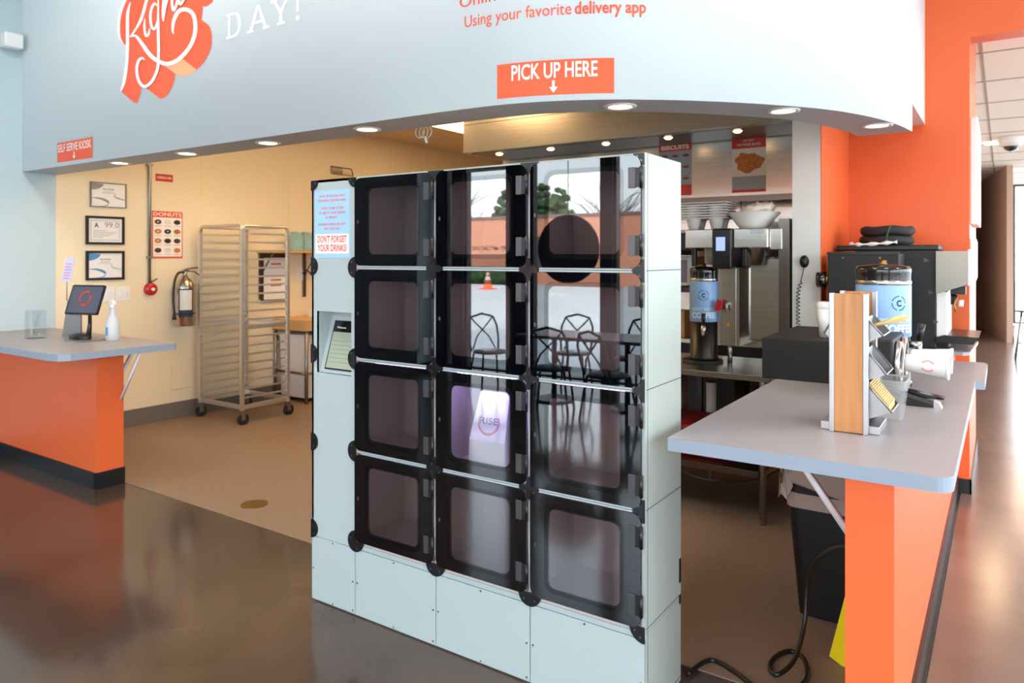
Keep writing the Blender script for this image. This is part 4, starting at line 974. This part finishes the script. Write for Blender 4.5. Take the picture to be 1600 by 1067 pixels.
m.add([O0+Vector((a, 0, 0))+up*b for a, b in oo]+[O0+Vector((a, 0, 0))+up*b for a, b in ii], [(k, k+1, 29+k-1, 28+k) for k in range(27)], 0)
text(m, 'RISE', lambda u, v: O0+Vector((-.042+u, -.0006, 0))+up*(.068+v), 0, 0, .084, .026, 1, .02)
m.xf(M_); build('logo', m, ['sign_red', 'paper_grey'], t)
m = MB(); text(m, 'DONUTS', lambda u, v: Vector((w0+.001-.0*u, -.0+v, .11-u)), 0, -.006, .10, .012, 0, .03); m.xf(M_); build('side_lettering', m, 'sign_red', t)

# cord from the locker
m = MB().tube(bez([(-1.01, 2.70, .012), (-.966, 2.845, .012), (-.86, 2.815, .012), (-.76, 2.76, .012), (-.66, 2.80, .012), (-.62, 2.92, .012), (-.66, 3.06, .012), (-.72, 3.09, .012), (-.76, 3.0, .012), (-.75, 2.90, .02), (-.71, 2.86, .03), (-.67, 2.95, .06), (-.655, 3.05, .16), (-.65, 3.08, .30), (-.61, 3.05, .42), (-.52, 3.03, .50), (-.43, 3.0, .50), (-.408, 3.0, .50)], 8), .009, 8)
tag(build('power_cable', m, 'cord_black'), 'black power cable looping across the floor from the locker to the right half wall', 'cable')

# ================================================================== RIGHT COUNTER
m = MB().prism([(-.95, 2.36), (-.165, 2.36)]+[(-.165+.05*math.sin(R(a)), 2.41-.05*math.cos(R(a))) for a in (15, 30, 45, 60, 75, 90)]+[(-.115, 4.30), (-.075, 4.31), (-.075, 5.0), (-.095, 5.05), (-.95, 5.05)], (0, 0, 0), X_, Y_, Z_, .956, 1.0, 0, 1)
tag(build('countertop', m, ['laminate', 'laminate_edge']), 'long grey laminate countertop on the orange half wall at the right', 'countertop')
t = thing('shelf_brace', (-.41, 2.74, .55), 'white diagonal brace carrying the near end of the right countertop', 'brace')
build('diagonal', MB().tube([(-.407, 2.76, .60), (-.66, 2.76, .953)], .014, 4), 'white_plastic', t)
build('wall_leg', MB().box(-.412, 2.745, .56, -.405, 2.775, .955), 'white_plastic', t)

# condiment organiser
t = thing('condiment_tower', (-.45, 2.88, 1.0), 'bamboo sided condiment tower with tilted steel bins near the front of the right countertop', 'organizer')
for y in (2.77, 2.975):
    build('side_panel', MB().box(-.496, y, 1.004, -.402, y+.012, 1.488), 'bamboo', t)
    for xa, xb in ((-.512, -.495), (-.403, -.386)): build('edge_rail', MB().box(xa, y-.004, 1.0, xb, y+.016, 1.49, 0, .002), 'alu', t)
build('core', MB().box(-.455, 2.782, 1.01, -.443, 2.975, 1.48), 'steel_dark', t)
for sgn, x0 in ((1, -.388), (-1, -.51)):
    build('foot_bar', MB().box(min(x0-.02, x0+sgn*.035), 2.79, 1.0, max(x0+.02, x0+sgn*.035) if sgn > 0 else x0+.02, 2.97, 1.03, 0, .003), 'alu', t)
    for zt, zb, zc, dx in ((1.405, 1.345, 1.315, .045), (1.295, 1.212, 1.185, .055), (1.175, 1.085, 1.05, .072)):
        if sgn < 0 and zt < 1.4: continue
        if sgn < 0: dx = .022
        m = MB(); xt = x0-sgn*.008
        A_, B_, C_ = [[Vector((xx, yy_, zz)) for yy_ in (2.795, 2.965)] for xx, zz in ((xt, zt), (x0+sgn*dx, zb), (xt, zc))]
        m.add([A_[0], B_[0], C_[0], A_[1], B_[1], C_[1]], [(0, 1, 2), (3, 5, 4), (1, 2, 5, 4), (0, 2, 5, 3)], 0)
        m.tube([A_[0], B_[0], B_[1], A_[1]], .0035, 6)
        build('steel_bin', m, 'steel_rough', t)
cup_z = 1.345
m = MB()
rnd = random.Random(5)
for k in range(9): 
    y = 2.80+k*.018; m.cyl((-.40, y, 1.362+rnd.uniform(-.006, .012)), (-.285+rnd.uniform(-.01, .015), y+rnd.uniform(-.01, .01), 1.405+rnd.uniform(-.01, .01)), .0035, n=6)
tag(build('stir_sticks', m, 'gold_stick'), 'bundle of wooden stir sticks lying in the upper bin of the condiment tower', 'stir sticks', kind='stuff')
m = MB()
for k in range(14): m.box(-.386+.0045*k, 2.80, 1.150-.0055*k, -.383+.0045*k, 2.95, 1.180-.0055*k)
tag(build('sweetener_packets', m, 'gold_stick'), 'row of pale sweetener packets standing in the lowest bin of the condiment tower', 'packets', kind='stuff')

# clear tub
t = thing('plastic_tub', (-.36, 3.13, 1.0), 'clear plastic tub behind the condiment tower', 'tub')
m = MB(); lo, hi = rr(.075, .13, .015), rr(.11, .17, .02); n = len(lo); cx, cy = -.355, 3.14
m.add([(cx+a, cy+b, 1.002) for a, b in lo]+[(cx+a*.9, cy+b*.92, 1.11) for a, b in hi]+[(cx+a, cy+b, 1.115) for a, b in hi]+[(cx+a, cy+b, 1.15) for a, b in hi], [(k*n+i, k*n+(i+1) % n, (k+1)*n+(i+1) % n, (k+1)*n+i) for k in range(3) for i in range(n)]+[list(range(n))], 0)
build('tub_body', m, 'tub_plastic', t); build('rim', MB().tube([(cx+a, cy+b, 1.15) for a, b in hi], .003, 6, 0, True), 'tub_plastic', t)
for k in range(4):
    pass
# stapler like black holder
t = thing('card_holder', (-.29, 3.5, 1.0), 'low black wedge shaped holder lying open on the right countertop', 'holder')
build('holder_base', MB().prism([(0, 0), (.13, 0), (.13, .012), (.02, .04), (0, .04)], (-.36, 3.42, 1.0), X_, Z_, Y_, 0, .085), 'black_plastic', t)
build('holder_flap', MB().prism([(0, .0), (.15, 0), (.15, .006), (0, .03)], (-.355, 3.52, 1.02), X_, Z_, Y_, 0, .06), 'plate_gloss', t)
build('chrome_end', MB().prism([(0, 0), (.03, 0), (.02, .022), (.0, .03)], (-.235, 3.415, 1.0), X_, Z_, Y_, 0, .05), 'alu', t)

# coffee urn
def urn(cx, cy, z0, r, h, label, textdir, handle=True):
    t = thing('coffee_urn', (cx, cy, z0), label, 'coffee urn')
    build('stand', MB().lathe((cx, cy, z0), [(0, 0), (r*1.02, 0), (r*1.02, .02), (r*.96, .025), (r*.96, h*.42), (0, h*.42)], 32), 'black_plastic', t)
    build('band', MB().lathe((cx, cy, z0+h*.42), [(r*.98, 0), (r, .004), (r, h*.43), (r*.98, h*.44)], 40), 'urn_blue', t)
    build('steel_ring', MB().lathe((cx, cy, z0+h*.86), [(r*.98, 0), (r*1.01, .004), (r*1.01, .018), (r*.98, .022)], 40), 'steel', t)
    build('lid', MB().lathe((cx, cy, z0+h*.89), [(r*.985, 0), (r*.985, .035), (r, .04), (r, .058), (r*.95, .072), (r*.4, .082), (0, .082)], 40), 'plate_gloss', t)
    build('lid_knob', MB().lathe((cx, cy, z0+h*.89+.08), [(.018, 0), (.014, .02), (0, .024)], 14), 'brass', t)
    a = textdir; rt = r+.0015
    f = lambda u, v: Vector((cx+rt*math.cos(a+u/rt), cy+rt*math.sin(a+u/rt), v))
    m = MB(); zc = z0+h*.71
    for k in range(24):
        if k % 6 == 5: continue
        t0, t1 = 2*math.pi*k/24, 2*math.pi*(k+.62)/24
        m.add([f(.036*math.cos(t0), zc+.036*math.sin(t0)), f(.036*math.cos(t1), zc+.036*math.sin(t1)), f(.030*math.cos(t1), zc+.030*math.sin(t1)), f(.030*math.cos(t0), zc+.030*math.sin(t0))], [(0, 1, 2, 3)], 0)
    text(m, 'C', f, -.012, zc-.014, .024, .028, 0, .05)
    text(m, 'FRESHLY BREWED', f, -.085, z0+h*.545, .17, .020, 1, .02); text(m, 'COFFEE', f, -.085, z0+h*.465, .17, .036, 1, .05)
    build('band_lettering', m, ['ink', 'urn_text'], t)
    ta = a+R(30) if handle else a
    d = Vector((math.cos(ta), math.sin(ta), 0)); p = Vector((cx, cy, z0+h*.36))
    fc = build('faucet', MB().cyl(p+d*r*.9, p+d*(r+.05), .016, n=14).cyl(p+d*(r+.045)+Vector((0, 0, .02)), p+d*(r+.045)-Vector((0, 0, .05)), .015, .012, 14), 'steel', t)
    build('faucet_handle', MB().cyl(p+d*(r+.045)+Vector((0, 0, .02)), p+d*(r+.06)+Vector((0, 0, .10)), .011, .016, 12), 'black_plastic', fc)
    return t
urn(-.485, 3.95, 1.0, .122, .56, 'large blue banded coffee urn on the right countertop', R(-50))

# cup dispenser with paper cups
t = thing('cup_dispenser', (-.36, 3.62, 1.0), 'black sideways cup dispenser with steel rings beside the coffee urn', 'dispenser')
build('cabinet', MB().box(-.56, 3.40, 1.0, -.38, 3.80, 1.27, 0, .01), 'black_matte', t)
for y in (3.50, 3.70): build('steel_ring', MB().lathe((0, 0, 0), [(.062, 0), (.092, 0), (.094, .01), (.09, .022), (.066, .022), (.062, 0)], 36).xf(Matrix.Translation((-.38, y, 1.165)) @ Matrix.Rotation(R(90), 4, 'Y')), 'steel', t)
def cup(name, label, M_, n=1, logo=True, grp=None):
    t = thing(name, M_ @ Vector((0, 0, 0)), label, 'paper cup', grp)
    build('cup_body', MB().lathe((0, 0, 0), [(0, 0), (.034, 0), (.036, .004), (.052, .15), (.054, .156), (.0515, .158), (.049, .152), (.034, .008), (0, .008)], 32).xf(M_), 'white_plastic', t)
    build('rim', MB().lathe((0, 0, .150), [(.0525, 0), (.056, .003), (.056, .012), (.0525, .014)], 32).xf(M_), 'white_plastic', t)
    if logo:
        m = MB()
        for a0, a1 in ((-60, 60), (120, 240)):
            o_, i_ = ell(.024, .026, 10, 0, 0, a0, a1+12), ell(.017, .019, 10, 0, 0, a0, a1+12)
            rw = lambda a, b: Vector(((.0452+.118*(b)+.0006)*math.cos(a/.045-R(90)), (.0452+.118*b+.0006)*math.sin(a/.045-R(90)), .085+b))
            m.add([rw(a, b) for a, b in o_]+[rw(a, b) for a, b in i_], [(k, k+1, 11+k-1, 10+k) for k in range(9)], 0)
        m.xf(M_); build('logo', m, 'sign_orange', t)
    return t
MY = lambda x, y, z: Matrix.Translation((x, y, z)) @ Matrix.Rotation(R(92), 4, 'Y')
cup('paper_cup', 'white paper cup with orange logo sticking out of the dispenser, nearer of the two', MY(-.345, 3.50, 1.168), grp='cups in the sideways dispenser')
cup('paper_cup', 'white paper cup behind the nearer one in the sideways dispenser', MY(-.345, 3.70, 1.168), grp='cups in the sideways dispenser', logo=False)

# black box with cup
tag(build('black_box', MB().box(-1.02, 3.79, 1.0, -.62, 4.55, 1.205, 0, .004), 'black_matte'), 'flat matte black box on the kitchen edge of the right countertop', 'box')
t = thing('lidded_cup', (-.755, 4.0, 1.205), 'white takeaway cup with lid standing on the black box behind the bamboo tower', 'paper cup')
build('cup_body', MB().lathe((-.755, 4.0, 1.205), [(0, 0), (.030, 0), (.043, .15), (0, .15)], 28), 'white_plastic', t)
build('cup_lid', MB().lathe((-.755, 4.0, 1.355), [(.045, 0), (.046, .012), (.040, .03), (0, .03)], 28), 'white_plastic', t)

# grinder with knob
t = thing('coffee_grinder', (-.70, 4.8, 1.0), 'black coffee grinder with a round side knob behind the coffee urn', 'grinder')
build('housing', MB().box(-.887, 4.75, 1.0, -.50, 5.03, 1.632, 0, .006), 'black_machine', t)
build('dial', MB().cyl((-.955, 4.80, 1.475), (-.905, 4.80, 1.475), .048, n=28), 'plate_gloss', t)
build('dial_ring', MB().cyl((-.905, 4.80, 1.475), (-.887, 4.80, 1.475), .040, n=28), 'brass', t)
build('top_lip', MB().box(-.89, 4.745, 1.628, -.50, 4.76, 1.645), 'black_plastic', t)
for x in (-.80, -.60): build('screw', MB().cyl((x, 4.749, 1.61), (x, 4.745, 1.61), .006, n=10), 'rivet', t)

# wall shelf with brewing dispenser
m = MB().prism([(-.94, 5.10), (-.20, 5.10), (-.165, 5.14), (-.14, 5.83), (-.94, 5.83)], (0, 0, 0), X_, Y_, Z_, 1.025, 1.045)
tag(build('side_shelf', m, 'laminate'), 'light grey shelf carrying the tall black dispenser in front of the orange wall', 'shelf')
t = thing('drink_dispenser', (-.55, 5.4, 1.045), 'tall black drink dispenser with a steel head, facing the corridor', 'dispenser')
build('cabinet', MB().box(-.80, 5.20, 1.045, -.343, 5.70, 1.655, 0, .006), 'black_machine', t)
m = MB()
for (x, z) in ((-.41, 1.58), (-.385, 1.38), (-.36, 1.20)):
    m.prism([(0, 0), (.03, .012), (.0, .03)], (x, 5.199, z), X_, Z_, (0, -1, 0), 0, .001)
build('side_decal', m, 'hinge_grey', t)
build('top_cover', MB().box(-.92, 5.22, 1.655, -.33, 5.68, 1.69, 0, .008), 'black_plastic', t)
build('steel_head', MB().prism([(-.343, 1.385), (-.343, 1.65), (-.17, 1.65), (-.17, 1.46), (-.20, 1.44)], (0, 5.16, 0), X_, Z_, Y_, 0, .50), 'steel_head', t)
build('head_edge', MB().box(-.178, 5.155, 1.44, -.158, 5.66, 1.66, 0, .004), 'white_plastic', t)
build('back_panel', MB().box(-.343, 5.20, 1.12, -.285, 5.66, 1.40, 0, .004), 'white_plastic', t)
build('valve', MB().box(-.27, 5.22, 1.385, -.19, 5.30, 1.435).cyl((-.255, 5.26, 1.395), (-.255, 5.26, 1.32), .016, n=12), 'black_plastic', t)
build('nozzle', MB().cyl((-.215, 5.25, 1.35), (-.215, 5.25, 1.31), .016, .012, 12), 'white_plastic', t)
build('lever', MB().tube([(-.235, 5.23, 1.38), (-.25, 5.22, 1.32), (-.24, 5.21, 1.28)], .006), 'brass', t)
build('drip_tray', MB().prism([(-.343, 1.085), (-.15, 1.085), (-.12, 1.13), (-.30, 1.135), (-.343, 1.12)], (0, 5.18, 0), X_, Z_, Y_, 0, .50), 'tray_black', t)
build('leg', MB().box(-.34, 5.25, 1.045, -.28, 5.62, 1.086), 'black_plastic', t)
# hose coil on top
t = thing('hose_coil', (-.64, 5.4, 1.69), 'coiled black foam hose tied with a green string on top of the drink dispenser', 'hose')
for k, (dx, z) in enumerate(((0, 1.722), (.006, 1.785))):
    build('hose_loop', MB().tube([(-.645+dx+.135*math.cos(a*math.pi/16), 5.42+.135*math.sin(a*math.pi/16), z+.004*math.sin(a*.8)) for a in range(32)], .031, 10, 0, True), 'foam', t)
build('string', MB().tube([(-.63, 5.253, 1.70), (-.622, 5.248, 1.75), (-.61, 5.25, 1.80), (-.60, 5.26, 1.822)], .005, 6).tube([(-.63, 5.25, 1.72), (-.65, 5.245, 1.70)], .004, 6), 'green_leaf', t)
tag(build('plastic_wrap', MB().tube(bez([(-.84, 5.24, 1.70), (-.78, 5.215, 1.695), (-.66, 5.21, 1.70), (-.56, 5.215, 1.71)], 5), [.010+.006*math.sin(k*1.7) for k in range(16)], 8), 'white_plastic'), 'crumpled clear plastic wrap under the hose coil', 'wrap')

# phone handset on the partition
t = thing('radio_handset', (-1.045, 4.86, 1.55), 'black handset with curly cord hung on the white partition end', 'handset')
build('handset', MB().sphere((-1.043, 4.85, 1.585), .03, 0, 16, (.95, .7, 1.35)), 'black_plastic', t)
cc = []
for k in range(241):
    u = k/240; z = 1.545-.36*u; x = -1.045-.035*min(1, u*2.2); a = u*2*math.pi*15 if u > .25 else u*2*math.pi*15
    rr_ = .010 if u > .25 else .0
    cc.append((x+rr_*math.cos(a), 4.848+rr_*math.sin(a), z))
build('curly_cord', MB().tube(cc, .0028, 5), 'rubber', t)

# posters on the stainless wall
m = MB(); y = 5.818; x0, x1, z0, z1 = -1.80, -1.535, 2.125, 2.56; F_ = lambda a, b, c, d, mi, q=0: m.add([(x0+a*(x1-x0), y-q, z0+b*(z1-z0)), (x0+c*(x1-x0), y-q, z0+b*(z1-z0)), (x0+c*(x1-x0), y-q, z0+d*(z1-z0)), (x0+a*(x1-x0), y-q, z0+d*(z1-z0))], [(0, 1, 2, 3)], mi)
m.box(x0, y, z0, x1, y+.002, z1, 0); F_(0, .80, 1, 1, 1, .001); F_(0, .05, 1, .29, 2, .001); F_(0, .0, 1, .05, 1, .001)
text(m, 'TO YOUR BUNS!', lambda u, v: Vector((x0+.04+u, y-.002, z0+.368+v)), 0, 0, .185, .018, 0, .02)
text(m, 'WE GOT', lambda u, v: Vector((x0+.09+u, y-.002, z0+.402+v)), 0, 0, .085, .014, 0, .02)
rnd = random.Random(11); pts = []
for k in range(40):
    a = 2*math.pi*k/40; r_ = 1+.10*math.sin(3*a+1)+.07*math.sin(7*a)+.04*rnd.uniform(-1, 1); pts.append((.115*r_*math.cos(a)*.95, .078*r_*math.sin(a)))
m.flat(pts, ((x0+x1)/2, y-.0015, z0+.235), X_, Z_, 3)
tag(build('chicken_poster', m, ['cream_icing', 'sign_red', 'poster_grey', 'fried']), 'poster with a large piece of fried chicken on the steel kitchen wall', 'poster')
m = MB(); x0, x1, z0, z1 = -2.42, -2.135, 2.125, 2.56
m.box(x0, y, z0, x1, y+.002, z1, 0); F_(0, .86, 1, 1, 1, .001); F_(0, .0, 1, .20, 1, .001)
text(m, 'BISCUITS', lambda u, v: Vector((x0+.02+u, y-.002, z0+.388+v)), 0, 0, .245, .032, 2, .05)
for k in range(9):
    cx, cz = x0+.05+(k % 3)*.093, z0+.335-(k//3)*.095
    m.flat(ell(.028, .014, 14), (cx, y-.0015, cz), X_, Z_, 3); m.flat(ell(.030, .006, 14), (cx, y-.0018, cz-.006), X_, Z_, 4)
tag(build('biscuits_poster', m, ['poster_grey', 'sign_red', 'cream_icing', 'fried', 'dark_choc']), 'red and grey BISCUITS poster on the steel wall, partly behind the locker', 'poster')

# ================================================================== STEEL WORK TABLE + BREWERS
t = thing('work_table', (-2.4, 4.8, 0), 'stainless work table with undershelf behind the locker, holding the coffee brewer', 'table')
build('tabletop', MB().box(-3.6, 4.46, .862, -1.15, 5.22, .90, 0, .004), 'steel', t)
build('undershelf', MB().box(-3.55, 4.45, .285, -1.22, 5.18, .325, 0, .004), 'steel_dark', t)
for (x, y) in ((-1.20, 4.48), (-1.20, 5.18), (-3.55, 4.48), (-3.55, 5.18)):
    build('leg', MB().cyl((x, y, .03), (x, y, .862), .021, n=16).cyl((x, y, 0), (x, y, .05), .015, .02, 12), 'steel_rough', t)
tag(build('red_tub', MB().box(-2.1, 4.55, .325, -1.50, 5.0, .53, 0, .02), 'trash_liner_red'), 'dark red tub on the undershelf of the steel table', 'tub')
t = thing('rubber_hose', (-1.6, 5.0, .2), 'thin grey hose hanging in a loop under the steel table', 'hose')
build('hose', MB().tube(bez([(-1.75, 4.5, .28), (-1.65, 4.5, .22), (-1.5, 4.55, .20), (-1.3, 4.7, .20), (-1.15, 4.9, .27)], 6), .007), 'hinge_grey', t)
build('hanger', MB().cyl((-1.54, 4.53, .285), (-1.54, 4.53, .19), .006, n=8), 'rivet', t)

# twin coffee brewer
by0, by1 = 4.88, 5.18
t = thing('coffee_brewer', (-1.5, 5.0, .90), 'twin stainless coffee brewer with a black control panel on the steel table', 'coffee maker')
build('left_head', MB().box(-1.80, by0-.10, 1.672, -1.60, by1, 1.80, 0, .006), 'steel', t)
build('right_head', MB().box(-1.47, by0-.10, 1.672, -1.25, by1, 1.80, 0, .006).box(-1.25, by0-.06, 1.66, -1.17, by1, 1.80, 0, .006), 'steel', t)
build('control_panel', MB().box(-1.605, by0-.13, 1.535, -1.472, by0+.10, 1.802, 0, .012), 'black_plastic', t)
build('display', MB().box(-1.575, by0-.133, 1.655, -1.515, by0-.129, 1.745), 'screen_lcd', t)
build('name_badge', MB().box(-1.36, by0-.103, 1.765, -1.27, by0-.099, 1.795, 0, .001), 'alu', t)
build('center_column', MB().box(-1.58, by0-.02, 1.02, -1.475, by1, 1.54, 0, .004).box(-1.475, by0-.02, 1.02, -1.455, by1, 1.54), 'steel', t)
build('column_button', MB().cyl((-1.53, by0-.02, 1.16), (-1.53, by0-.026, 1.16), .014, n=16), 'glaze', t)
fc = build('hot_water_tap', MB().cyl((-1.53, by0-.02, 1.30), (-1.53, by0-.06, 1.30), .012, n=12).cyl((-1.53, by0-.055, 1.305), (-1.53, by0-.055, 1.25), .010, n=12), 'steel', t)
build('tap_handle', MB().prism([(-.03, -.04), (.012, -.03), (.02, .035), (-.012, .04)], (-1.57, by0-.06, 1.29), X_, Z_, (0, -1, 0), 0, .03), 'red_bell', fc)
build('back_panel', MB().box(-1.80, by1-.01, .99, -1.20, by1+.03, 1.68), 'steel', t)
build('right_column', MB().box(-1.42, by0+.05, 1.05, -1.20, by1, 1.62, 0, .02), 'steel', t)
build('steel_side', MB().box(-1.195, by0-.05, 1.05, -1.13, by1+.2, 1.86), 'steel_dark', t)  # dark steel stands for the stainless cabinet side with its brown reflection
for x in (-1.53, -1.25, -1.75): build('leg', MB().cyl((x, by0+.02, .90), (x, by0+.02, 1.05), .016, n=12), 'steel', t)
for x in (-1.70, -1.36):
    fb = build('brew_basket', MB().lathe((x, by0-.01, 1.56), [(.05, 0), (.055, .0), (.085, .11), (.09, .115), (0, .115)], 24), 'decanter' if x < -1.6 else 'steel', t)
    build('basket_handle', MB().box(x-.045, by0-.13, 1.55, x-.015, by0-.09, 1.665, 0, .006), 'black_plastic', fb)
urn(-1.70, by0-.01, .915, .095, .62, 'smaller blue banded coffee urn standing in the left bay of the twin brewer', R(-72), False)
tag(build('drip_mat', MB().cyl((-1.70, by0-.03, .90), (-1.70, by0-.03, .915), .135, n=30), 'rubber'), 'round black drip mat under the urn on the steel table', 'mat')
# stack of cup carriers
n_c = 6
base = None
for k in range(n_c):
    m = MB(); z = 1.80+.0+k*.018
    if base is None:
        m = MB().box(-.16, -.11, .072, .16, .11, .080, 0, .002)
        for (x, y) in ((-.08, -.055), (.08, -.055), (-.08, .055), (.08, .055)): m.lathe((x, y, 0), [(.030, 0), (.034, .004), (.052, .072), (.05, .076), (.032, .008), (0, .006)], 20)
        m.box(-.165, -.115, .086, .165, .115, .094, 0, .003)
        base = build('cup_carrier', m, 'cartons'); o = base
    else: o = copy_tree(base)
    o.location = (-1.70, 4.95, 1.803+k*.018)
    tag(o, ['grey pulp cup carrier on top of the brewer, lowest of its stack', 'grey pulp cup carrier on the brewer, second from the bottom of its stack', 'grey pulp cup carrier on the brewer, third from the bottom', 'grey pulp cup carrier on the brewer, fourth from the bottom', 'grey pulp cup carrier on the brewer, second from the top', 'grey pulp cup carrier on the brewer, topmost of its stack'][k], 'cup carrier', 'stacked cup carriers on the brewer')
# the base mesh origin is already local: shift of build() keeps it at its base
t = thing('coffee_filters', (-1.385, 4.95, 1.80), 'stack of fluted white coffee filters on the right half of the brewer', 'coffee filter')
build('filter_stack', MB().lathe((-1.385, 4.95, 1.802), [(0, 0), (.085, 0), (.11, .03), (.135, .07), (.165, .105)], 72, 0, flute=(1, .045)).lathe((-1.385, 4.95, 1.812), [(0, 0), (.08, 0), (.105, .03), (.13, .07), (.158, .10)], 72, 0, flute=(1, .045)), 'filter_paper', t)
m = MB().sphere((0, 0, 0), .11, 0, 20, (1.15, .8, .42)); rnd = random.Random(4)
for v in m.v: v += Vector((rnd.uniform(-.012, .012), rnd.uniform(-.012, .012), rnd.uniform(-.010, .02)))
m.xf(Matrix.Translation((-1.365, 4.95, 1.915)) @ Matrix.Rotation(R(-14), 4, 'Y')); tag(build('crumpled_bag', m, 'crumple'), 'crumpled pale plastic bag of filters lying in the filter stack', 'bag')
# things in the pass behind the brewer
tag(build('steel_pass_shelf', MB().box(-3.9, 5.87, 1.86, -1.13, 6.24, 1.88).box(-3.9, 5.865, 1.84, -1.13, 5.88, 1.89), 'steel'), 'steel shelf running behind the coffee brewer under the posters', 'shelf')
tag(build('ticket_hook', MB().tube([(-1.72, 5.79, 2.055), (-1.72, 5.79, 2.0), (-1.71, 5.78, 1.97), (-1.725, 5.775, 1.955), (-1.735, 5.78, 1.97)], .006), 'steel'), 'small steel hook hanging below the chicken poster', 'hook')
t = thing('microwave', (-2.2, 5.9, .9), 'white and black appliance just visible between locker and brewer', 'microwave')
build('oven_body', MB().box(-2.45, 5.62, 1.38, -2.02, 6.0, 1.62, 0, .01), 'white_plastic', t); build('oven_door', MB().box(-2.42, 5.612, 1.41, -2.10, 5.62, 1.59), 'screen_dark', t)
build('oven_stand', MB().box(-2.5, 5.6, 1.33, -1.95, 6.05, 1.37).box(-2.48, 5.62, 0, -2.44, 5.66, 1.33).box(-2.02, 5.62, 0, -1.98, 5.66, 1.33), 'black_plastic', t)
tag(build('dark_case', MB().box(-2.42, 5.45, 1.66, -2.0, 5.75, 1.80, 0, .01).box(-2.3, 5.46, 1.625, -2.1, 5.74, 1.66), 'black_machine'), 'dark case on top of the white appliance beside the locker', 'case')
t = thing('back_counter', (-2.5, 6.0, 0), 'dark steel back counter under the pass behind the brewer', 'counter')
build('counter_body', MB().box(-3.9, 5.90, .10, -1.13, 6.24, .92), 'black_machine', t); build('counter_top', MB().box(-3.9, 5.66, .92, -1.13, 6.24, .95), 'steel', t)
for k, (x, y, w_, h_, mt, lb) in enumerate(((-2.28, 5.78, .10, .22, 'wood_block', 'upright tan paper sleeve on the back counter beside the locker'), (-2.05, 5.72, .16, .10, 'wood_block', 'low tan box on the back counter left of the brewer urn'))):
    tag(build('paper_box', MB().box(x, y, .95, x+w_, y+.14, .95+h_, 0, .004), mt), lb, 'box')
for k, (x, r_, h_, mt, lb) in enumerate(((-1.95, .05, .24, 'steel_rough', 'steel canister under the steel table, left of the pair'), (-1.72, .035, .20, 'white_plastic', 'pale jug under the steel table, right of the steel canister'), (-1.50, .06, .24, 'black_plastic', 'black canister under the steel table, right of the pale jug'))):
    t = thing('canister', (x, 5.05, .325), lb, 'canister'); build('can_body', MB().cyl((x, 5.08, .325), (x, 5.08, .325+h_+.2), r_, n=20), mt, t); build('can_lid', MB().cyl((x, 5.08, .525+h_), (x, 5.08, .545+h_), r_*1.04, n=20), 'black_plastic', t)

# ================================================================== BIN + YELLOW SIGN
cx, cy = -.62, 3.62
t = thing('trash_bin', (cx, cy, .004), 'tall black trash bin with a plastic liner under the right countertop', 'bin')
lo, hi = rr(.30, .34, .04), rr(.40, .46, .05); n = len(lo)
m = MB().add([(cx+a, cy+b, .006) for a, b in lo]+[(cx+a, cy+b, .66) for a, b in hi]+[(cx+a*.96, cy+b*.96, .66) for a, b in hi]+[(cx+a*.96, cy+b*.96, .02) for a, b in lo], [(k*n+i, k*n+(i+1) % n, (k+1)*n+(i+1) % n, (k+1)*n+i) for k in range(3) for i in range(n)]+[list(range(n))], 0)
build('bin_body', m, 'bin_black', t)
rnd = random.Random(9); m = MB(); rings = []
prof = [(.97, .50, .0), (.95, .66, .0), (1.0, .69, .012), (1.07, .685, .02), (1.09, .63, .02), (1.05, .57, .03)]
h2 = rr(.40, .46, .05, 12); n = len(h2); V = []
for (f_, z, a) in prof:
    for i, (p, q) in enumerate(h2): V.append((cx+p*f_+rnd.uniform(-a, a)*.6, cy+q*f_+rnd.uniform(-a, a)*.6, z+rnd.uniform(-a, a)+(.02*math.sin(i*.9) if a else 0)))
m.add(V, [(k*n+i, k*n+(i+1) % n, (k+1)*n+(i+1) % n, (k+1)*n+i) for k in range(len(prof)-1) for i in range(n)], 0, True)
build('liner', m, 'liner', t)
t = thing('wet_floor_sign', (-.5, 3.15, 0), 'folded yellow floor sign leaning against the right half wall', 'sign')
M_ = Matrix.Translation((-.545, 3.13, .006)) @ Matrix.Rotation(R(13), 4, 'Y') @ Matrix.Rotation(R(-25), 4, 'Z')
build('front_leaf', MB().box(-.035, -.012, 0, .035, 0, .58, 0, .003).xf(M_), 'yellow', t)
build('back_leaf', MB().box(-.03, .012, .01, .055, .024, .585, 0, .003).xf(M_), 'yellow', t)
